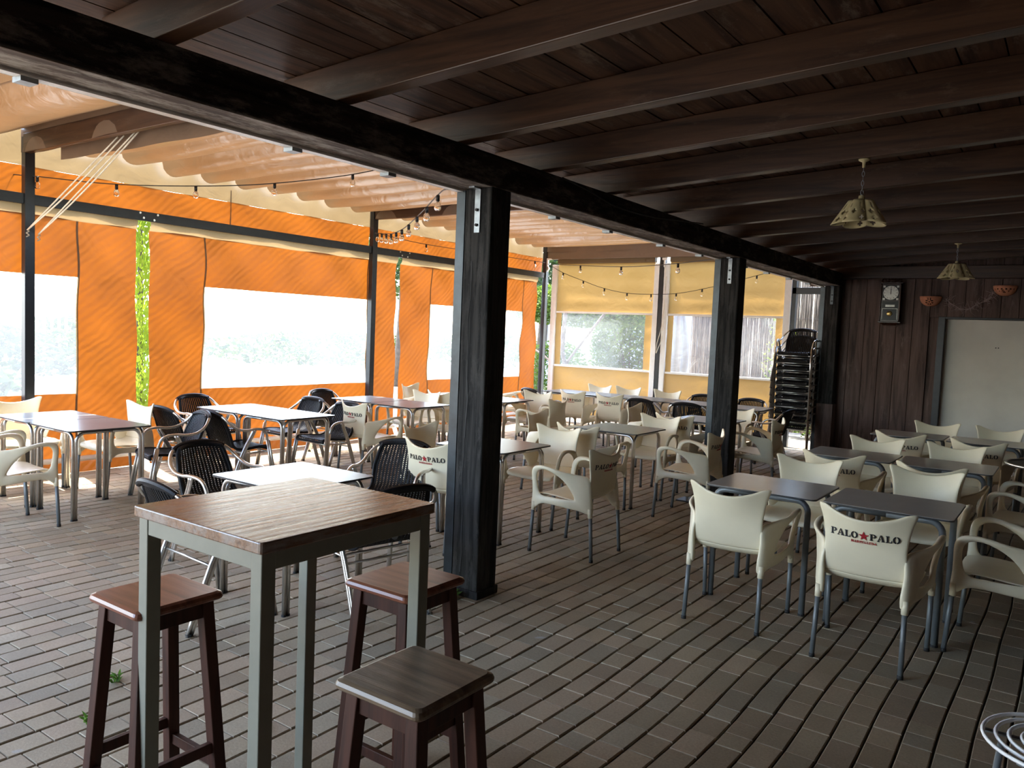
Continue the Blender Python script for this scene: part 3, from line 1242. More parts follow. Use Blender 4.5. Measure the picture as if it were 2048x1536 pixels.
WG = 'white plastic armchairs'
W = [
    # right-hand rows
    (plain_chair, -1.60, 4.67, 3, 'white armchair with plain unprinted back, nearest one left of the printed front chair'),
    (logo_chair, -.83, 4.59, 0, 'white armchair with the largest fully readable print, at the front right'),
    (logo_chair, -1.56, 5.80, 181, 'white armchair facing the camera across the front grey tables, above the plain-backed chair'),
    (logo_chair, -1.50, 6.68, 1, 'white armchair showing half its print, at the near left of the second grey table row'),
    (logo_chair, -.81, 5.92, 179, 'white armchair facing the camera across the front grey tables, behind the printed front chair'),
    (logo_chair, -.80, 6.62, -3, 'white armchair back mostly hidden behind another one, near right of the second grey row'),
    (logo_chair, -1.45, 7.66, 182, 'white armchair facing the camera at the back left of the second grey row'),
    (logo_chair, -1.36, 8.76, -3, 'white armchair with half its print showing, near left of the third grey row'),
    (logo_chair, -.84, 7.76, 177, 'white armchair facing the camera at the back right of the second grey row'),
    (logo_chair, -.69, 8.72, -4, 'white armchair with a few letters showing above the dark round table'),
    (logo_chair, -1.26, 9.95, 181, 'pale white armchair facing the camera in front of the dark door frame'),
    (logo_chair, -.66, 9.98, 178, 'pale white armchair facing the camera in front of the off-white panel'),
    (plain_chair, -.24, 5.15, 88, 'white armchair cut off by the right edge, at the end of the front grey table'),
    (plain_chair, -.22, 6.83, 86, 'white armchair at the right edge under the dark round table'),
    # middle group
    (logo_chair, -3.05, 5.22, 90, 'printed white armchair standing just right of the middle wooden post'),
    (logo_chair, -2.88, 6.98, 95, 'white armchair seen from the side in front of the second wooden post'),
    (logo_chair, -2.84, 8.70, 93, 'printed white armchair just right of the second wooden post'),
    (logo_chair, -3.77, 5.84, 180, 'white armchair facing the camera beyond the table right of the middle post'),
    (plain_chair, -3.70, 6.52, -3, 'white armchair with plain back, between two tables right of the middle post'),
    (logo_chair, -4.44, 7.08, -85, 'white armchair in shade with mirrored print, left of the lone greenish table'),
    (logo_chair, -3.62, 7.66, 180, 'white armchair facing the camera beyond the lone greenish table'),
    (logo_chair, -3.53, 8.30, -4, 'white armchair with star and half its name, left of the second wooden post'),
    (logo_chair, -4.20, 8.88, -86, 'small white armchair in shade, left of the wicker chairs by the far tables'),
    (logo_chair, -3.45, 9.50, 178, 'white armchair glimpsed right behind the second wooden post'),
    # left of the middle post
    (logo_chair, -4.42, 5.20, -88, 'shaded white armchair with mirrored print, left of the middle post'),
    (logo_chair, -3.89, 4.66, 2, 'white armchair with red star, its right side hidden by the middle post'),
    (logo_chair, -6.33, 6.24, -8, 'printed white armchair beside the black wicker chairs at the brownish tables'),
    (logo_chair, -6.96, 7.66, 182, 'bluish white armchair facing the camera beyond the brownish tables'),
    (plain_chair, -6.84, 8.24, -5, 'cream armchair back directly behind the bluish white one'),
    (plain_chair, -7.78, 8.72, -80, 'greyish shaded armchair near the narrow gap in the orange curtain'),
    (plain_chair, -6.22, 7.62, 180, 'white armchair edge showing just left of the middle wooden post'),
    # far group
    (logo_chair, -6.22, 9.20, 184, 'white armchair facing the camera at the table right behind the middle post'),
    (plain_chair, -5.60, 8.60, 92, 'white armchair whose arm shows just right of the middle post'),
    (plain_chair, -7.45, 10.45, -70, 'sunlit cream armchair in the far corner by the orange curtain'),
    (logo_chair, -5.98, 10.22, -6, 'left one of the two printed chairs at the long far tables'),
    (logo_chair, -5.40, 10.26, -4, 'right one of the two printed chairs at the long far tables'),
    (plain_chair, -6.50, 11.45, 176, 'leftmost of three white chairs behind the long far tables'),
    (plain_chair, -5.98, 11.50, 180, 'middle one of three white chairs behind the long far tables'),
    (plain_chair, -5.28, 11.50, 182, 'rightmost of three white chairs behind the long far tables'),
    # far left
    (plain_chair, -8.02, 3.40, -95, 'sunlit white armchair at the far left, against the clear window'),
    (plain_chair, -7.36, 3.95, 181, 'bluish white armchair beside the narrow gap with the green cypress'),
    (plain_chair, -6.60, 2.70, 0, 'white armchair cut off by the left edge, at the near side of the reflecting table'),
    (plain_chair, -7.40, 2.80, 3, 'white armchair at the left edge behind the cut-off one'),
]
for pr, x, y, h, lb in W:
    place(pr, x, y, h, lb, 'chair', WG)


# ================================================================== BLACK WICKER CHAIR
def make_wicker():
    t = empty('wicker_armchair')
    # continuous tube: front bends, arms and top hoop
    half = [(.255, .175, .50), (.262, .155, .565), (.268, .11, .605), (.275, .03, .618), (.278, -.06, .612), (.278, -.15, .625), (.262, -.225, .672),
            (.215, -.275, .735), (.13, -.305, .772), (0, -.315, .784)]
    pts = half+[(-x, y, z) for x, y, z in reversed(half[:-1])]
    b = MB()
    b.tube(sample(pts, 5), .0125, 10)
    b.build('arm_hoop', M['alu'], t, smooth=True)
    for sg in (-1, 1):
        # fluted front leg: two tubes side by side
        b = MB()
        for d in (-.011, .011):
            b.tube([(sg*.278+d*.4, .262+d, .0), (sg*.262+d*.4, .215+d, .30), (sg*.255+d*.2, .178+d*.6, .50)], .0125, 8)
        lg = b.build('leg', M['alu'], t, smooth=True)
        b = MB()
        b.tube([(sg*.278, .262, -.0), (sg*.278, .262, .012)], .02, 8)
        b.build('foot_cap', M['rubber'], lg)
        b = MB()
        for d in (-.011, .011):
            b.tube(sample([(sg*.272, .02+d, .605), (sg*.262, -.01+d, .54), (sg*.25, -.10+d, .36), (sg*.245, -.225+d, .0)], 4), .0115, 8)
        lg = b.build('leg', M['alu'], t, smooth=True)
        b = MB()
        b.tube([(sg*.245, -.225, 0), (sg*.245, -.225, .012)], .02, 8)
        b.build('foot_cap', M['rubber'], lg)
    b = MB()
    for y, z in ((.20, .385), (-.06, .385), (-.10, .345)):
        b.tube([(-.252, y, z), (.252, y, z)], .008, 8)
    for sg in (-1, 1):
        b.tube([(sg*.25, .205, .39), (sg*.25, -.09, .385)], .008, 8)
    b.build('under_seat_rods', M['alu'], t, smooth=True)
    # woven sling: profile from seat front to top
    S = sample([(0, .225, .405), (0, .215, .432), (0, .12, .436), (0, .0, .424), (0, -.10, .425), (0, -.165, .46), (0, -.20, .53), (0, -.245, .63), (0, -.295, .735), (0, -.313, .772)], 6)
    n = len(S)
    cut = next(i for i, p_ in enumerate(S) if p_.y < -.13)

    def hw(i):
        k = i/(n-1)
        return .225-.015*math.sin(k*PI)-(.055*max(0, (k-.75)/.25)) if k < 2 else 0

    def cur(i, u):  # crosswise curvature of the back
        k = max(0, (i-cut)/(n-1-cut))
        return .05*k*u*u-.0

    def P(i, u):
        p_ = S[i]
        drop = .022*max(0, (i-cut)/(n-1-cut))**2*u*u
        return Vector((hw(i)*u, p_.y+cur(i, u), p_.z-drop))
    for nm, i0, i1 in (('seat', 0, cut), ('backrest', cut, n-1)):
        b = MB()
        ns = 15
        for s_ in range(ns):
            u0, u1 = -.92+1.84*(s_+.2)/ns, -.92+1.84*(s_+.8)/ns
            for i in range(i0, i1):
                a, c, d, e = P(i, u0), P(i, u1), P(i+1, u1), P(i+1, u0)
                th = Vector((0, 0, .004))+Vector((0, .003, 0))*(1 if nm == 'backrest' else 0)
                b.add([a-th, c-th, d-th, e-th, a+th, c+th, d+th, e+th], [(0, 3, 2, 1), (4, 5, 6, 7), (0, 4, 7, 3), (1, 2, 6, 5)])
        # cross strands
        L = 0
        cum = [0]
        for i in range(i0, i1):
            cum.append(cum[-1]+(S[i+1]-S[i]).length)
        rows = int(cum[-1]/.0145)
        for r_ in range(rows):
            d = (r_+.5)*cum[-1]/rows
            i = 0
            while i < len(cum)-2 and cum[i+1] < d:
                i += 1
            f_ = (d-cum[i])/(cum[i+1]-cum[i])
            dens = .0034
            vs = []
            for q in range(9):
                u = -.94+1.88*q/8
                vs.append(P(i0+i, u).lerp(P(i0+i+1, u), f_))
            b.tube(vs, dens, 4, caps=False)
        # side binding
        for sg in (-1, 1):
            b.tube([P(i, sg*.96) for i in range(i0, i1+1)], .014, 8)
        if nm == 'seat':
            b.tube([P(0, -.96+1.92*q/10) for q in range(11)], .014, 8)
            b.tube([P(1, -.9+1.8*q/10) for q in range(11)], .009, 6)
        else:
            b.tube([q for q in sample(pts, 5) if abs(q.x) < .205 and q.z > .69], .0185, 8)
            b.tube([P(n-1, -1.0+2.0*q/14) for q in range(15)], .015, 8)
            b.tube([P(n-3, -.9+1.8*q/14) for q in range(15)], .012, 8)
        o = b.build(nm, M['wicker'], t, smooth=False)
        if nm == 'backrest':
            bb = MB()
            bb.tube([(0, -.214, .49), (0, -.208, .49)], .02, 14)
            bb.build('oval_badge', M['galv'], o)
    return t


wicker = make_wicker()
register_kids()
KG = 'black wicker armchairs with metal frames'
K = [
    (-3.90, 2.60, -4, 'black wicker armchair in the foreground, half hidden behind the left of the tall table'),
    (-4.72, 3.28, -88, 'black wicker armchair left of the small white table, its back towards the curtain'),
    (-4.05, 4.20, 202, 'black wicker armchair facing the camera, just left of the middle post'),
    (-3.24, 3.25, 78, 'black wicker armchair with a small oval badge, right behind the tall table'),
    (-6.70, 4.08, 165, 'black wicker armchair nearest the reflecting left table, turned towards it'),
    (-7.85, 5.24, -88, 'black wicker armchair against the orange curtain at the end of the two white tables'),
    (-7.20, 4.58, 0, 'black wicker armchair seen behind the one turned to the left table'),
    (-6.64, 4.75, -4, 'black wicker armchair at the near side of the two white tables'),
    (-7.24, 5.90, 176, 'black wicker armchair at the far side of the two white tables, the left one there'),
    (-7.24, 6.50, -3, 'black wicker armchair between the white tables and the brownish tables'),
    (-6.58, 5.84, 178, 'black wicker armchair next to the printed white chair, facing the white tables'),
    (-7.78, 7.06, -86, 'black wicker armchair against the orange curtain beside the second steel post'),
    (-6.74, 10.36, -20, 'black wicker armchair with sunlit legs in the far corner'),
    (-4.92, 10.34, -4, 'black wicker armchair at the near side of the long far tables, left one'),
    (-4.28, 10.36, 4, 'black wicker armchair beside the second wooden post, at the far tables'),
    (-4.72, 11.55, 180, 'black wicker armchair behind the far tables, just left of the second wooden post'),
    (-3.98, 11.55, 178, 'black wicker armchair behind the far tables, just right of the second wooden post'),
    (-3.28, 10.42, 86, 'black wicker armchair right of the second wooden post, beside the chair stack'),
]
for x, y, h, lb in K:
    place(wicker, x, y, h, lb, 'chair', KG)
lv = ['lowest', 'second lowest', 'third from the bottom', 'fourth from the bottom', 'fifth from the bottom', 'sixth from the bottom', 'seventh from the bottom',
      'eighth from the bottom', 'third from the top', 'second from the top', 'topmost']
for i in range(11):
    place(wicker, -3.42, 12.12-.004*i, 182, 'black wicker armchair in the tall stack by the end post, %s' % lv[i], 'chair', 'stacked wicker armchairs', z=.108*i)


# ================================================================== CAFE TABLES
def rounded_slab(b, w_, d_, z0, z1, r=.03, n=5, mi=0):
    pts = []
    for cx, cy, a0 in ((w_/2-r, d_/2-r, 0), (-w_/2+r, d_/2-r, 90), (-w_/2+r, -d_/2+r, 180), (w_/2-r, -d_/2+r, 270)):
        for k in range(n+1):
            a = rad(a0+90*k/n)
            pts.append((cx+r*math.cos(a), cy+r*math.sin(a)))
    N = len(pts)
    vs = [(x, y, z0) for x, y in pts]+[(x, y, z1) for x, y in pts]
    b.add(vs, [tuple(reversed(range(N))), tuple(N+i for i in range(N))]+[(i, (i+1) % N, N+(i+1) % N, N+i) for i in range(N)], mi)


def make_table(w_, d_, top, tube, double=True, legr=.0125):
    t = empty('cafe_table')
    H = .73
    b = MB()
    rounded_slab(b, w_, d_, H-.011, H-.002, .035)
    tp = b.build('tabletop', M['laminate_edge'], t)
    b = MB()
    rounded_slab(b, w_-.004, d_-.004, H-.0025, H, .034)
    b.build('laminate_surface', top, tp)
    ix, iy = w_/2-.055, d_/2-.055
    for sx_ in (-1, 1):
        for sy_ in (-1, 1):
            b = MB()
            rr = .07
            zt = H-.028
            for ax in (0, 1):
                pts = [(0, 0, 0.008), (0, 0, zt-rr)]
                for k in range(1, 6):
                    a = rad(18*k)
                    pts.append((0, rr*(1-math.cos(a)), zt-rr+rr*math.sin(a)))
                ln = (d_/2-.055) if ax else (w_/2-.055)
                pts.append((0, ln+.0, zt))
                out = []
                for q in pts:
                    l_ = q[1]
                    if ax:
                        out.append((sx_*(ix+.0), sy_*(iy-l_-(.026 if double else 0)), q[2]))
                    else:
                        out.append((sx_*(ix-l_-(.026 if double else 0)*0), sy_*iy, q[2]))
                if double or ax == 0:
                    b.tube(out, legr, 10)
            o = b.build('leg', tube, t, smooth=True)
            b = MB()
            b.tube([(sx_*ix, sy_*iy, 0), (sx_*ix, sy_*iy, .012)], legr+.002, 10)
            if double:
                b.tube([(sx_*ix, sy_*(iy-.026), 0), (sx_*ix, sy_*(iy-.026), .012)], legr+.002, 10)
            b.build('foot_cap', M['rubber'], o)
    b = MB()
    for s_ in (-1, 1):
        b.box((s_*.2-.015, -.02, H-.03), (s_*.2+.015, .02, H-.011))
    b.build('fixing_blocks', M['rubber'], t)
    return t


tA = make_table(.69, .69, M['laminate'], M['alu'])
tB = make_table(.69, .60, M['laminate_grey'], M['grey_tube'], False, .019)
register_kids()
TG = 'pale cafe tables with metal legs'
for x, y, h, lb in (
    (-6.72, 3.38, 0, 'pale table at the left reflecting the orange curtain, nearer the wicker chairs'),
    (-7.42, 3.38, 0, 'pale table at the left edge of the picture, joined to the reflecting one'),
    (-3.83, 3.15, 0, 'small white table right behind the tall wooden-topped table'),
    (-7.13, 5.18, 0, 'left one of the two joined white tables among the wicker chairs'),
    (-6.435, 5.18, 0, 'right one of the two joined white tables among the wicker chairs'),
    (-7.22, 7.10, 0, 'farther one of the two brownish reflecting tables left of the middle post'),
    (-6.51, 7.08, 0, 'nearer one of the two brownish reflecting tables left of the middle post'),
    (-3.84, 5.19, 0, 'pale table whose corner shows right of the middle wooden post'),
    (-3.70, 7.13, 0, 'lone greenish reflecting table in the middle of the white chairs'),
    (-6.35, 8.66, 0, 'pale table seen just right behind the middle post'),
    (-7.06, 8.66, 0, 'pale table hidden behind the cream armchairs beside the curtain gap'),
    (-3.45, 8.80, 0, 'small pale table beside the second wooden post'),
    (-6.60, 10.90, 0, 'long far row of tables, leftmost table'),
    (-5.89, 10.90, 0, 'long far row of tables, second table from the left'),
    (-5.18, 10.90, 0, 'long far row of tables, third table from the left'),
    (-4.47, 10.90, 0, 'long far row of tables, fourth table, next to the second wooden post'),
    (-3.76, 10.90, 0, 'long far row of tables, rightmost table behind the second wooden post'),
):
    place(tA, x, y, h, lb, 'table', TG)
for x, y, h, lb in (
    (-1.56, 5.18, 0, 'grey table with bluish reflection, left one of the front row on the right'),
    (-.835, 5.18, 0, 'grey table right one of the front row, behind the printed front chair'),
    (-1.52, 7.23, 0, 'grey table left one of the second row on the right'),
    (-.81, 7.22, 0, 'grey table right one of the second row on the right'),
    (-1.42, 9.40, 0, 'grey table left one of the third row near the panelled wall'),
    (-.70, 9.40, 0, 'grey table right one of the third row near the panelled wall'),
):
    place(tB, x, y, h, lb, 'table', 'grey cafe tables on the right')

# round dark table at the right edge
t = empty('round_table', (-.10, 7.72, 0))
b = MB()
b.lathe([(0, .752), (.32, .752), (.335, .757), (.34, .750), (.335, .738), (0, .735)], 48)
tp = b.build('tabletop', M['laminate_edge'], t, smooth=False)
b = MB()
b.lathe([(.326, .756), (.338, .762), (.346, .752), (.340, .736), (.33, .738)], 48)
b.build('metal_rim', M['alu'], tp, smooth=True)
b = MB()
b.lathe([(0, .735), (.03, .73), (.024, .70), (.024, .06), (.05, .035), (.16, .02), (.17, 0), (0, 0)], 24)
b.build('pedestal', M['alu'], t, smooth=True)
tag(t, 'dark round table with a metal rim at the right edge', 'table')

# steel pedestal foot near second post
t = empty('parasol_base', (-3.12, 7.66, 0))
b = MB()
b.box((-.13, -.11, 0), (.13, .11, .014))
b.build('plate', M['channel'], t, bevel=.003)
b = MB()
b.tube([(.06, 0, .01), (.06, 0, .42)], .022, 12)
b.build('tube', M['channel'], t, smooth=True)
tag(t, 'flat black steel base plate with a short tube near the second wooden post', 'parasol base')


# ================================================================== TALL TABLE + STOOLS
t = empty('bar_table', (-1.94, 1.585, 0))
hx, hy = .30, .335
b = MB()
rounded_slab(b, 2*hx, 2*hy, 1.068, 1.10, .012, 3)
b.build('tabletop', M['bar_top'], t, bevel=.004)
for sx_ in (-1, 1):
    for sy_ in (-1, 1):
        b = MB()
        b.box((sx_*(hx-.035)-.0225, sy_*(hy-.035)-.0225, .008), (sx_*(hx-.035)+.0225, sy_*(hy-.035)+.0225, 1.068))
        lg = b.build('leg', M['table_frame'], t, bevel=.003)
        b = MB()
        b.box((sx_*(hx-.035)-.024, sy_*(hy-.035)-.024, 0), (sx_*(hx-.035)+.024, sy_*(hy-.035)+.024, .012))
        b.build('foot_cap', M['rubber'], lg)
for s_ in (-1, 1):
    b = MB()
    b.box((-(hx-.0575), s_*(hy-.035)-.02, 1.018), (hx-.0575, s_*(hy-.035)+.02, 1.068))
    b.build('apron', M['table_frame'], t, bevel=.002)
    b = MB()
    b.box((s_*(hx-.035)-.02, -(hy-.0575), 1.018), (s_*(hx-.035)+.02, hy-.0575, 1.068))
    b.build('apron', M['table_frame'], t, bevel=.002)
tag(t, 'tall square table with weathered wooden top and pale metal legs in the foreground', 'table')


def stool(x, y, rz, H, seatmat, label, w_=.30, d_=.31):
    t = empty('bar_stool', (x, y, 0), rad(rz))
    b = MB()
    prf = [(w_-.012, H-.028), (w_, H-.022), (w_+.002, H-.014), (w_-.006, H-.005), (w_-.026, H)]
    base = []
    for ww, zz in prf:
        dd = ww+(d_-w_)
        n0 = len(b.v)
        r_ = .02
        for cx, cy, a0 in ((ww/2-r_, dd/2-r_, 0), (-ww/2+r_, dd/2-r_, 90), (-ww/2+r_, -dd/2+r_, 180), (ww/2-r_, -dd/2+r_, 270)):
            for k_ in range(5):
                a = rad(a0+22.5*k_)
                b.v.append((cx+r_*math.cos(a), cy+r_*math.sin(a), zz))
        base.append(n0)
    for q in range(4):
        for k_ in range(20):
            k2 = (k_+1) % 20
            b.f.append((base[q]+k_, base[q]+k2, base[q+1]+k2, base[q+1]+k_))
            b.m.append(0)
    b.f += [tuple(base[0]+k_ for k_ in reversed(range(20))), tuple(base[4]+k_ for k_ in range(20))]
    b.m += [0, 0]
    b.build('seat', seatmat, t, bevel=.004)
    tx, ty = w_/2-.045, d_/2-.045
    bx, by = tx+.045, ty+.045
    for sx_ in (-1, 1):
        for sy_ in (-1, 1):
            b = MB()
            b.bar((sx_*bx, sy_*by, 0), (sx_*tx, sy_*ty, H-.03), .040, .040, (0, 1, 0))
            b.build('leg', M['stool_leg'], t, bevel=.003)

    def lx(z):
        k = z/(H-.03)
        return bx+(tx-bx)*k, by+(ty-by)*k
    z = H-.065
    ax, ay = lx(z)
    for s_ in (-1, 1):
        b = MB()
        b.box((-ax, s_*ay-.011, H-.085), (ax, s_*ay+.011, H-.03))
        b.build('apron', M['stool_leg'], t, bevel=.002)
        b = MB()
        b.box((s_*ax-.011, -ay, H-.085), (s_*ax+.011, ay, H-.03))
        b.build('apron', M['stool_leg'], t, bevel=.002)
    for s_, za, zb in ((-1, .20, .26), (1, .20, .26)):
        ax, ay = lx(za)
        b = MB()
        b.box((-ax, s_*ay-.010, za-.018), (ax, s_*ay+.010, za+.018))
        b.build('stretcher', M['stool_leg'], t, bevel=.002)
        ax, ay = lx(zb)
        b = MB()
        b.box((s_*ax-.010, -ay, zb-.018), (s_*ax+.010, ay, zb+.018))
        b.build('stretcher', M['stool_leg'], t, bevel=.002)
    tag(t, label, 'stool', 'wooden bar stools around the tall table')


stool(-2.35, 1.395, 0, .78, M['stool_red'], 'reddish wooden bar stool at the bottom left, beside the tall table', .29, .30)
stool(-1.87, 2.04, 0, .78, M['stool_red'], 'reddish wooden bar stool between the tall table and the middle wooden post')
stool(-1.31, 1.48, 0, .78, M['stool_worn'], 'worn brown wooden bar stool in the bottom middle, nearest the camera', .29, .30)

# round metal stool with rings, bottom right
t = empty('round_metal_stool', (.045, 2.53, 0))
H = .62
for i in range(6):
    b = MB()
    rr = .19-.031*i
    b.tube([(rr*math.cos(2*PI*k/40), rr*math.sin(2*PI*k/40), H) for k in range(40)], .0055, 6, closed=True)
    b.build('seat_ring', M['white_metal'], t, smooth=True)
b = MB()
for a in (0, 60, 120):
    c_, s_ = math.cos(rad(a)), math.sin(rad(a))
    b.bar((-.188*c_, -.188*s_, H-.008), (.188*c_, .188*s_, H-.008), .018, .005)
b.build('seat_cross', M['grey_tube'], t)
for a in (20, 110, 200, 290):
    b = MB()
    c_, s_ = math.cos(rad(a)), math.sin(rad(a))
    b.tube([(.15*c_, .15*s_, H-.01), (.21*c_, .21*s_, 0)], .009, 8)
    b.build('leg', M['grey_tube'], t, smooth=True)
tag(t, 'round metal stool with white concentric rings in the bottom right corner', 'stool')


# ================================================================== LAMPS, CLOCK, SCONCES
def pendant(x, y, ztop, zs, label, s=1.0, ry=0):
    t = empty('pendant_lamp', (x, y, ztop), ry)
    b = MB()
    b.lathe([(0, 0), (.034*s, 0), (.030*s, -.008), (.010*s, -.018), (.008*s, -.05), (0, -.05)], 20)
    b.build('ceiling_rose', M['shade'], t, smooth=True)
    L = ztop-zs-.13
    n = max(4, int(L/.026))
    b = MB()
    for i in range(n):
        z = -.045-L*(i+.5)/n
        pts = []
        for k in range(10):
            a = 2*PI*k/10
            u, v_ = .0075*math.cos(a), .017*math.sin(a)
            pts.append((u if i % 2 else 0, 0 if i % 2 else u, z+v_))
        b.tube(pts, .0022, 5, closed=True)
    b.build('chain', M['galv'], t, smooth=True)
    z1 = -(ztop-zs)+.13
    b = MB()
    b.lathe([(0, z1+.04), (.018, z1+.035), (.022, z1-.04), (0, z1-.045)], 12)
    b.build('socket', M['shade'], t, smooth=True)
    # five-lobed ceramic shade with cut-outs
    nu, nv = 90, 14
    rr = random.Random(4)
    holes = set()
    for lobe in range(5):
        for row, offs in ((3, (-4, 4)), (7, (-6, 0, 6)), (11, (-5, 5))):
            for o_ in offs:
                cc = (lobe*18+9+o_) % nu
                for du, dv in ((0, 0), (1, 0), (-1, 0), (0, 1), (0, -1)):
                    if dv == 0 and abs(du) == 1 and row == 3:
                        continue
                    holes.add(((cc+du) % nu, row+dv))
    b = MB()
    base = 0
    for j in range(nv+1):
        v_ = j/nv
        for i in range(nu):
            a = 2*PI*i/nu
            lob = abs(math.sin(2.5*a))**.75
            r0 = .07+.092*v_**1.0
            r_ = r0*(.70+.34*lob)*s
            z = z1+.005-(.135*v_)*s-(.012*lob*v_)
            b.v.append((r_*math.cos(a), r_*math.sin(a), z))
    for j in range(nv):
        for i in range(nu):
            if (i, j) in holes and 1 < j < nv-1:
                continue
            i2 = (i+1) % nu
            b.f.append((j*nu+i, j*nu+i2, (j+1)*nu+i2, (j+1)*nu+i))
            b.m.append(0)
    b.build('lamp_shade', M['shade'], t, smooth=True, solid=.005)
    b = MB()
    b.lathe([(.0, z1-.04), (.014, z1-.045), (.028, z1-.075), (.026, z1-.10), (0, z1-.118)], 14)
    b.build('light_bulb', M['white_metal'], t, smooth=True)
    tag(t, label, 'lamp', 'yellowish pendant lamps')


pendant(-1.16, 5.255, 2.795, 2.41, 'larger yellowish scalloped pendant lamp hanging nearer the camera', 1.0, .2)
pendant(-1.15, 9.785, 2.796, 2.44, 'smaller-looking yellowish scalloped pendant lamp near the back wall', 1.1, .5)

# wall clock
t = empty('wall_clock', (-2.24, YW-.02, 2.28))
b = MB()
b.box((-.135, -.10, -.27), (.135, 0, .27))
b.build('case', M['clock_wood'], t, bevel=.004)
b = MB()
b.add([(-.15, -.115, -.27), (.15, -.115, -.27), (.15, 0, -.27), (-.15, 0, -.27), (-.15, -.115, -.285), (.15, -.115, -.285), (.15, 0, -.285), (-.15, 0, -.285)],
      [(0, 1, 2, 3), (7, 6, 5, 4), (0, 4, 5, 1), (1, 5, 6, 2), (2, 6, 7, 3), (3, 7, 4, 0)])
b.add([(-.13, -.10, -.285), (.13, -.10, -.285), (.13, 0, -.285), (-.13, 0, -.285), (-.08, -.07, -.32), (.08, -.07, -.32), (.08, 0, -.32), (-.08, 0, -.32)],
      [(0, 1, 2, 3), (7, 6, 5, 4), (0, 4, 5, 1), (1, 5, 6, 2), (2, 6, 7, 3), (3, 7, 4, 0)])
b.build('base_moulding', M['clock_wood'], t, bevel=.003)
b = MB()
b.box((-.15, -.115, .27), (.15, 0, .285))
for x in (-.12, -.04, .04, .12):
    b.lathe([(0, .34), (.010, .33), (.012, .32), (.006, .31), (.010, .295), (.012, .285)], 10, (x, -.07, 0))
b.tube(sample([(-.14, -.07, .30), (-.10, -.07, .335), (-.06, -.07, .305), (0, -.07, .33), (.06, -.07, .305), (.10, -.07, .335), (.14, -.07, .30)], 4), .007, 6)
b.build('crest', M['clock_wood'], t, smooth=False)
for x in (-.125, .125):
    b = MB()
    b.lathe([(.0, -.265), (.011, -.262), (.007, -.24), (.010, -.2), (.0085, 0), (.010, .2), (.007, .24), (.011, .262), (0, .265)], 10, (x, -.108, 0))
    b.build('side_column', M['clock_wood'], t, smooth=True)
b = MB()
b.box((-.105, -.103, .03), (.105, -.101, .245))
b.box((-.105, -.103, -.25), (.105, -.101, .02))
b.build('inner_panel', M['clock_panel'], t)
b = MB()
b.tube([(0, -.102, .138), (0, -.106, .138)], .098, 32)
for a in range(4):
    sx_, sz_ = (1, 1, -1, -1)[a], (1, -1, 1, -1)[a]
    b.box((sx_*.088-.014, -.105, .138+sz_*.088-.014), (sx_*.088+.014, -.103, .138+sz_*.088+.014))
dl = b.build('dial', M['clock_dial'], t)
for k_ in range(12):
    a = rad(30*k_)
    b = MB()
    b.bar((.074*math.sin(a), -.107, .138+.074*math.cos(a)), (.090*math.sin(a), -.107, .138+.090*math.cos(a)), .006, .002, (0, 1, 0))
    b.build('hour_mark', M['ink'], dl)
for ln, wd in ((.082, .005), (.055, .009)):
    b = MB()
    b.bar((0, -.109, .118), (.001 if ln < .06 else 0, -.109, .138+ln), wd, .002, (0, 1, 0))
    b.build('hand', M['ink'], dl)
b = MB()
b.box((-.06, -.106, -.06), (.06, -.103, -.03))
b.box((-.10, -.105, -.088), (.10, -.103, -.083))
b.box((-.10, -.105, -.24), (-.095, -.103, -.088))
b.box((.095, -.105, -.24), (.10, -.103, -.088))
b.build('gilt_lines', M['clock_dial'], t)
b = MB()
b.lathe([(0, .006), (.030, .004), (.036, 0), (.030, -.004), (0, -.006)], 24)
pd = b.build('pendulum', M['brass'], t, smooth=True, loc=(0, -.112, -.155))
pd.rotation_euler = (PI/2, 0, 0)
tag(t, 'dark wooden wall clock with silvery dial showing twelve and brass pendulum', 'clock')


def sconce(x, z, label, pattern, R=.135):
    t = empty('terracotta_sconce', (x, YW-.01, z))
    nu, nv = 40, 12
    b = MB()
    H_ = .125

    def pos(i, j):
        a = PI+PI*i/nu
        v_ = j/nv
        r_ = R*math.cos(v_*PI/2*.93)
        return (r_*math.cos(a), r_*math.sin(a), -H_*math.sin(v_*PI/2))
    for j in range(nv+1):
        for i in range(nu+1):
            b.v.append(pos(i, j))
    cells = set()
    if pattern == 'flower':
        cx, cz = 0, -.066
    for j in range(nv):
        for i in range(nu):
            p_ = Vector(pos(i+.5, j+.5))
            if p_.y > -.02:
                pass
            dx, dz = p_.x, p_.z+.066
            d = math.hypot(dx, dz)
            hole = False
            if pattern == 'flower':
                an = math.degrees(math.atan2(dz, dx)) % 45
                if .018 < d < .048 and abs(an-22.5) < 9:
                    hole = True
                if d < .006:
                    hole = True
            else:
                if j == 2 and i % 5 in (1, 2):
                    hole = True
                if j == 4 and i % 6 == 1:
                    hole = True
                if .014 < math.hypot(dx, dz) < .026 and math.hypot(dx-.010, dz-.006) > .020:
                    hole = True
            if hole:
                continue
            a = j*(nu+1)+i
            b.f.append((a, a+1, a+nu+2, a+nu+1))
            b.m.append(0)
    b.build('bowl', M['terracotta'], t, smooth=True, solid=.008)
    b = MB()
    b.tube([(R*math.cos(PI+PI*k/20), R*math.sin(PI+PI*k/20), 0) for k in range(21)], .006, 6)
    b.build('rim', M['terracotta'], t, smooth=True)
    b = MB()
    b.box((-.03, -.03, -.06), (.03, .0, -.02))
    b.build('lamp_holder', M['socket'], t)
    tag(t, label, 'wall lamp', 'terracotta wall lamps')


sconce(-1.745, 2.37, 'terracotta half-bowl wall lamp with petal cut-outs beside the clock', 'flower')
sconce(-.87, 2.52, 'terracotta half-bowl wall lamp with star and moon cut-outs at the right', 'stars')
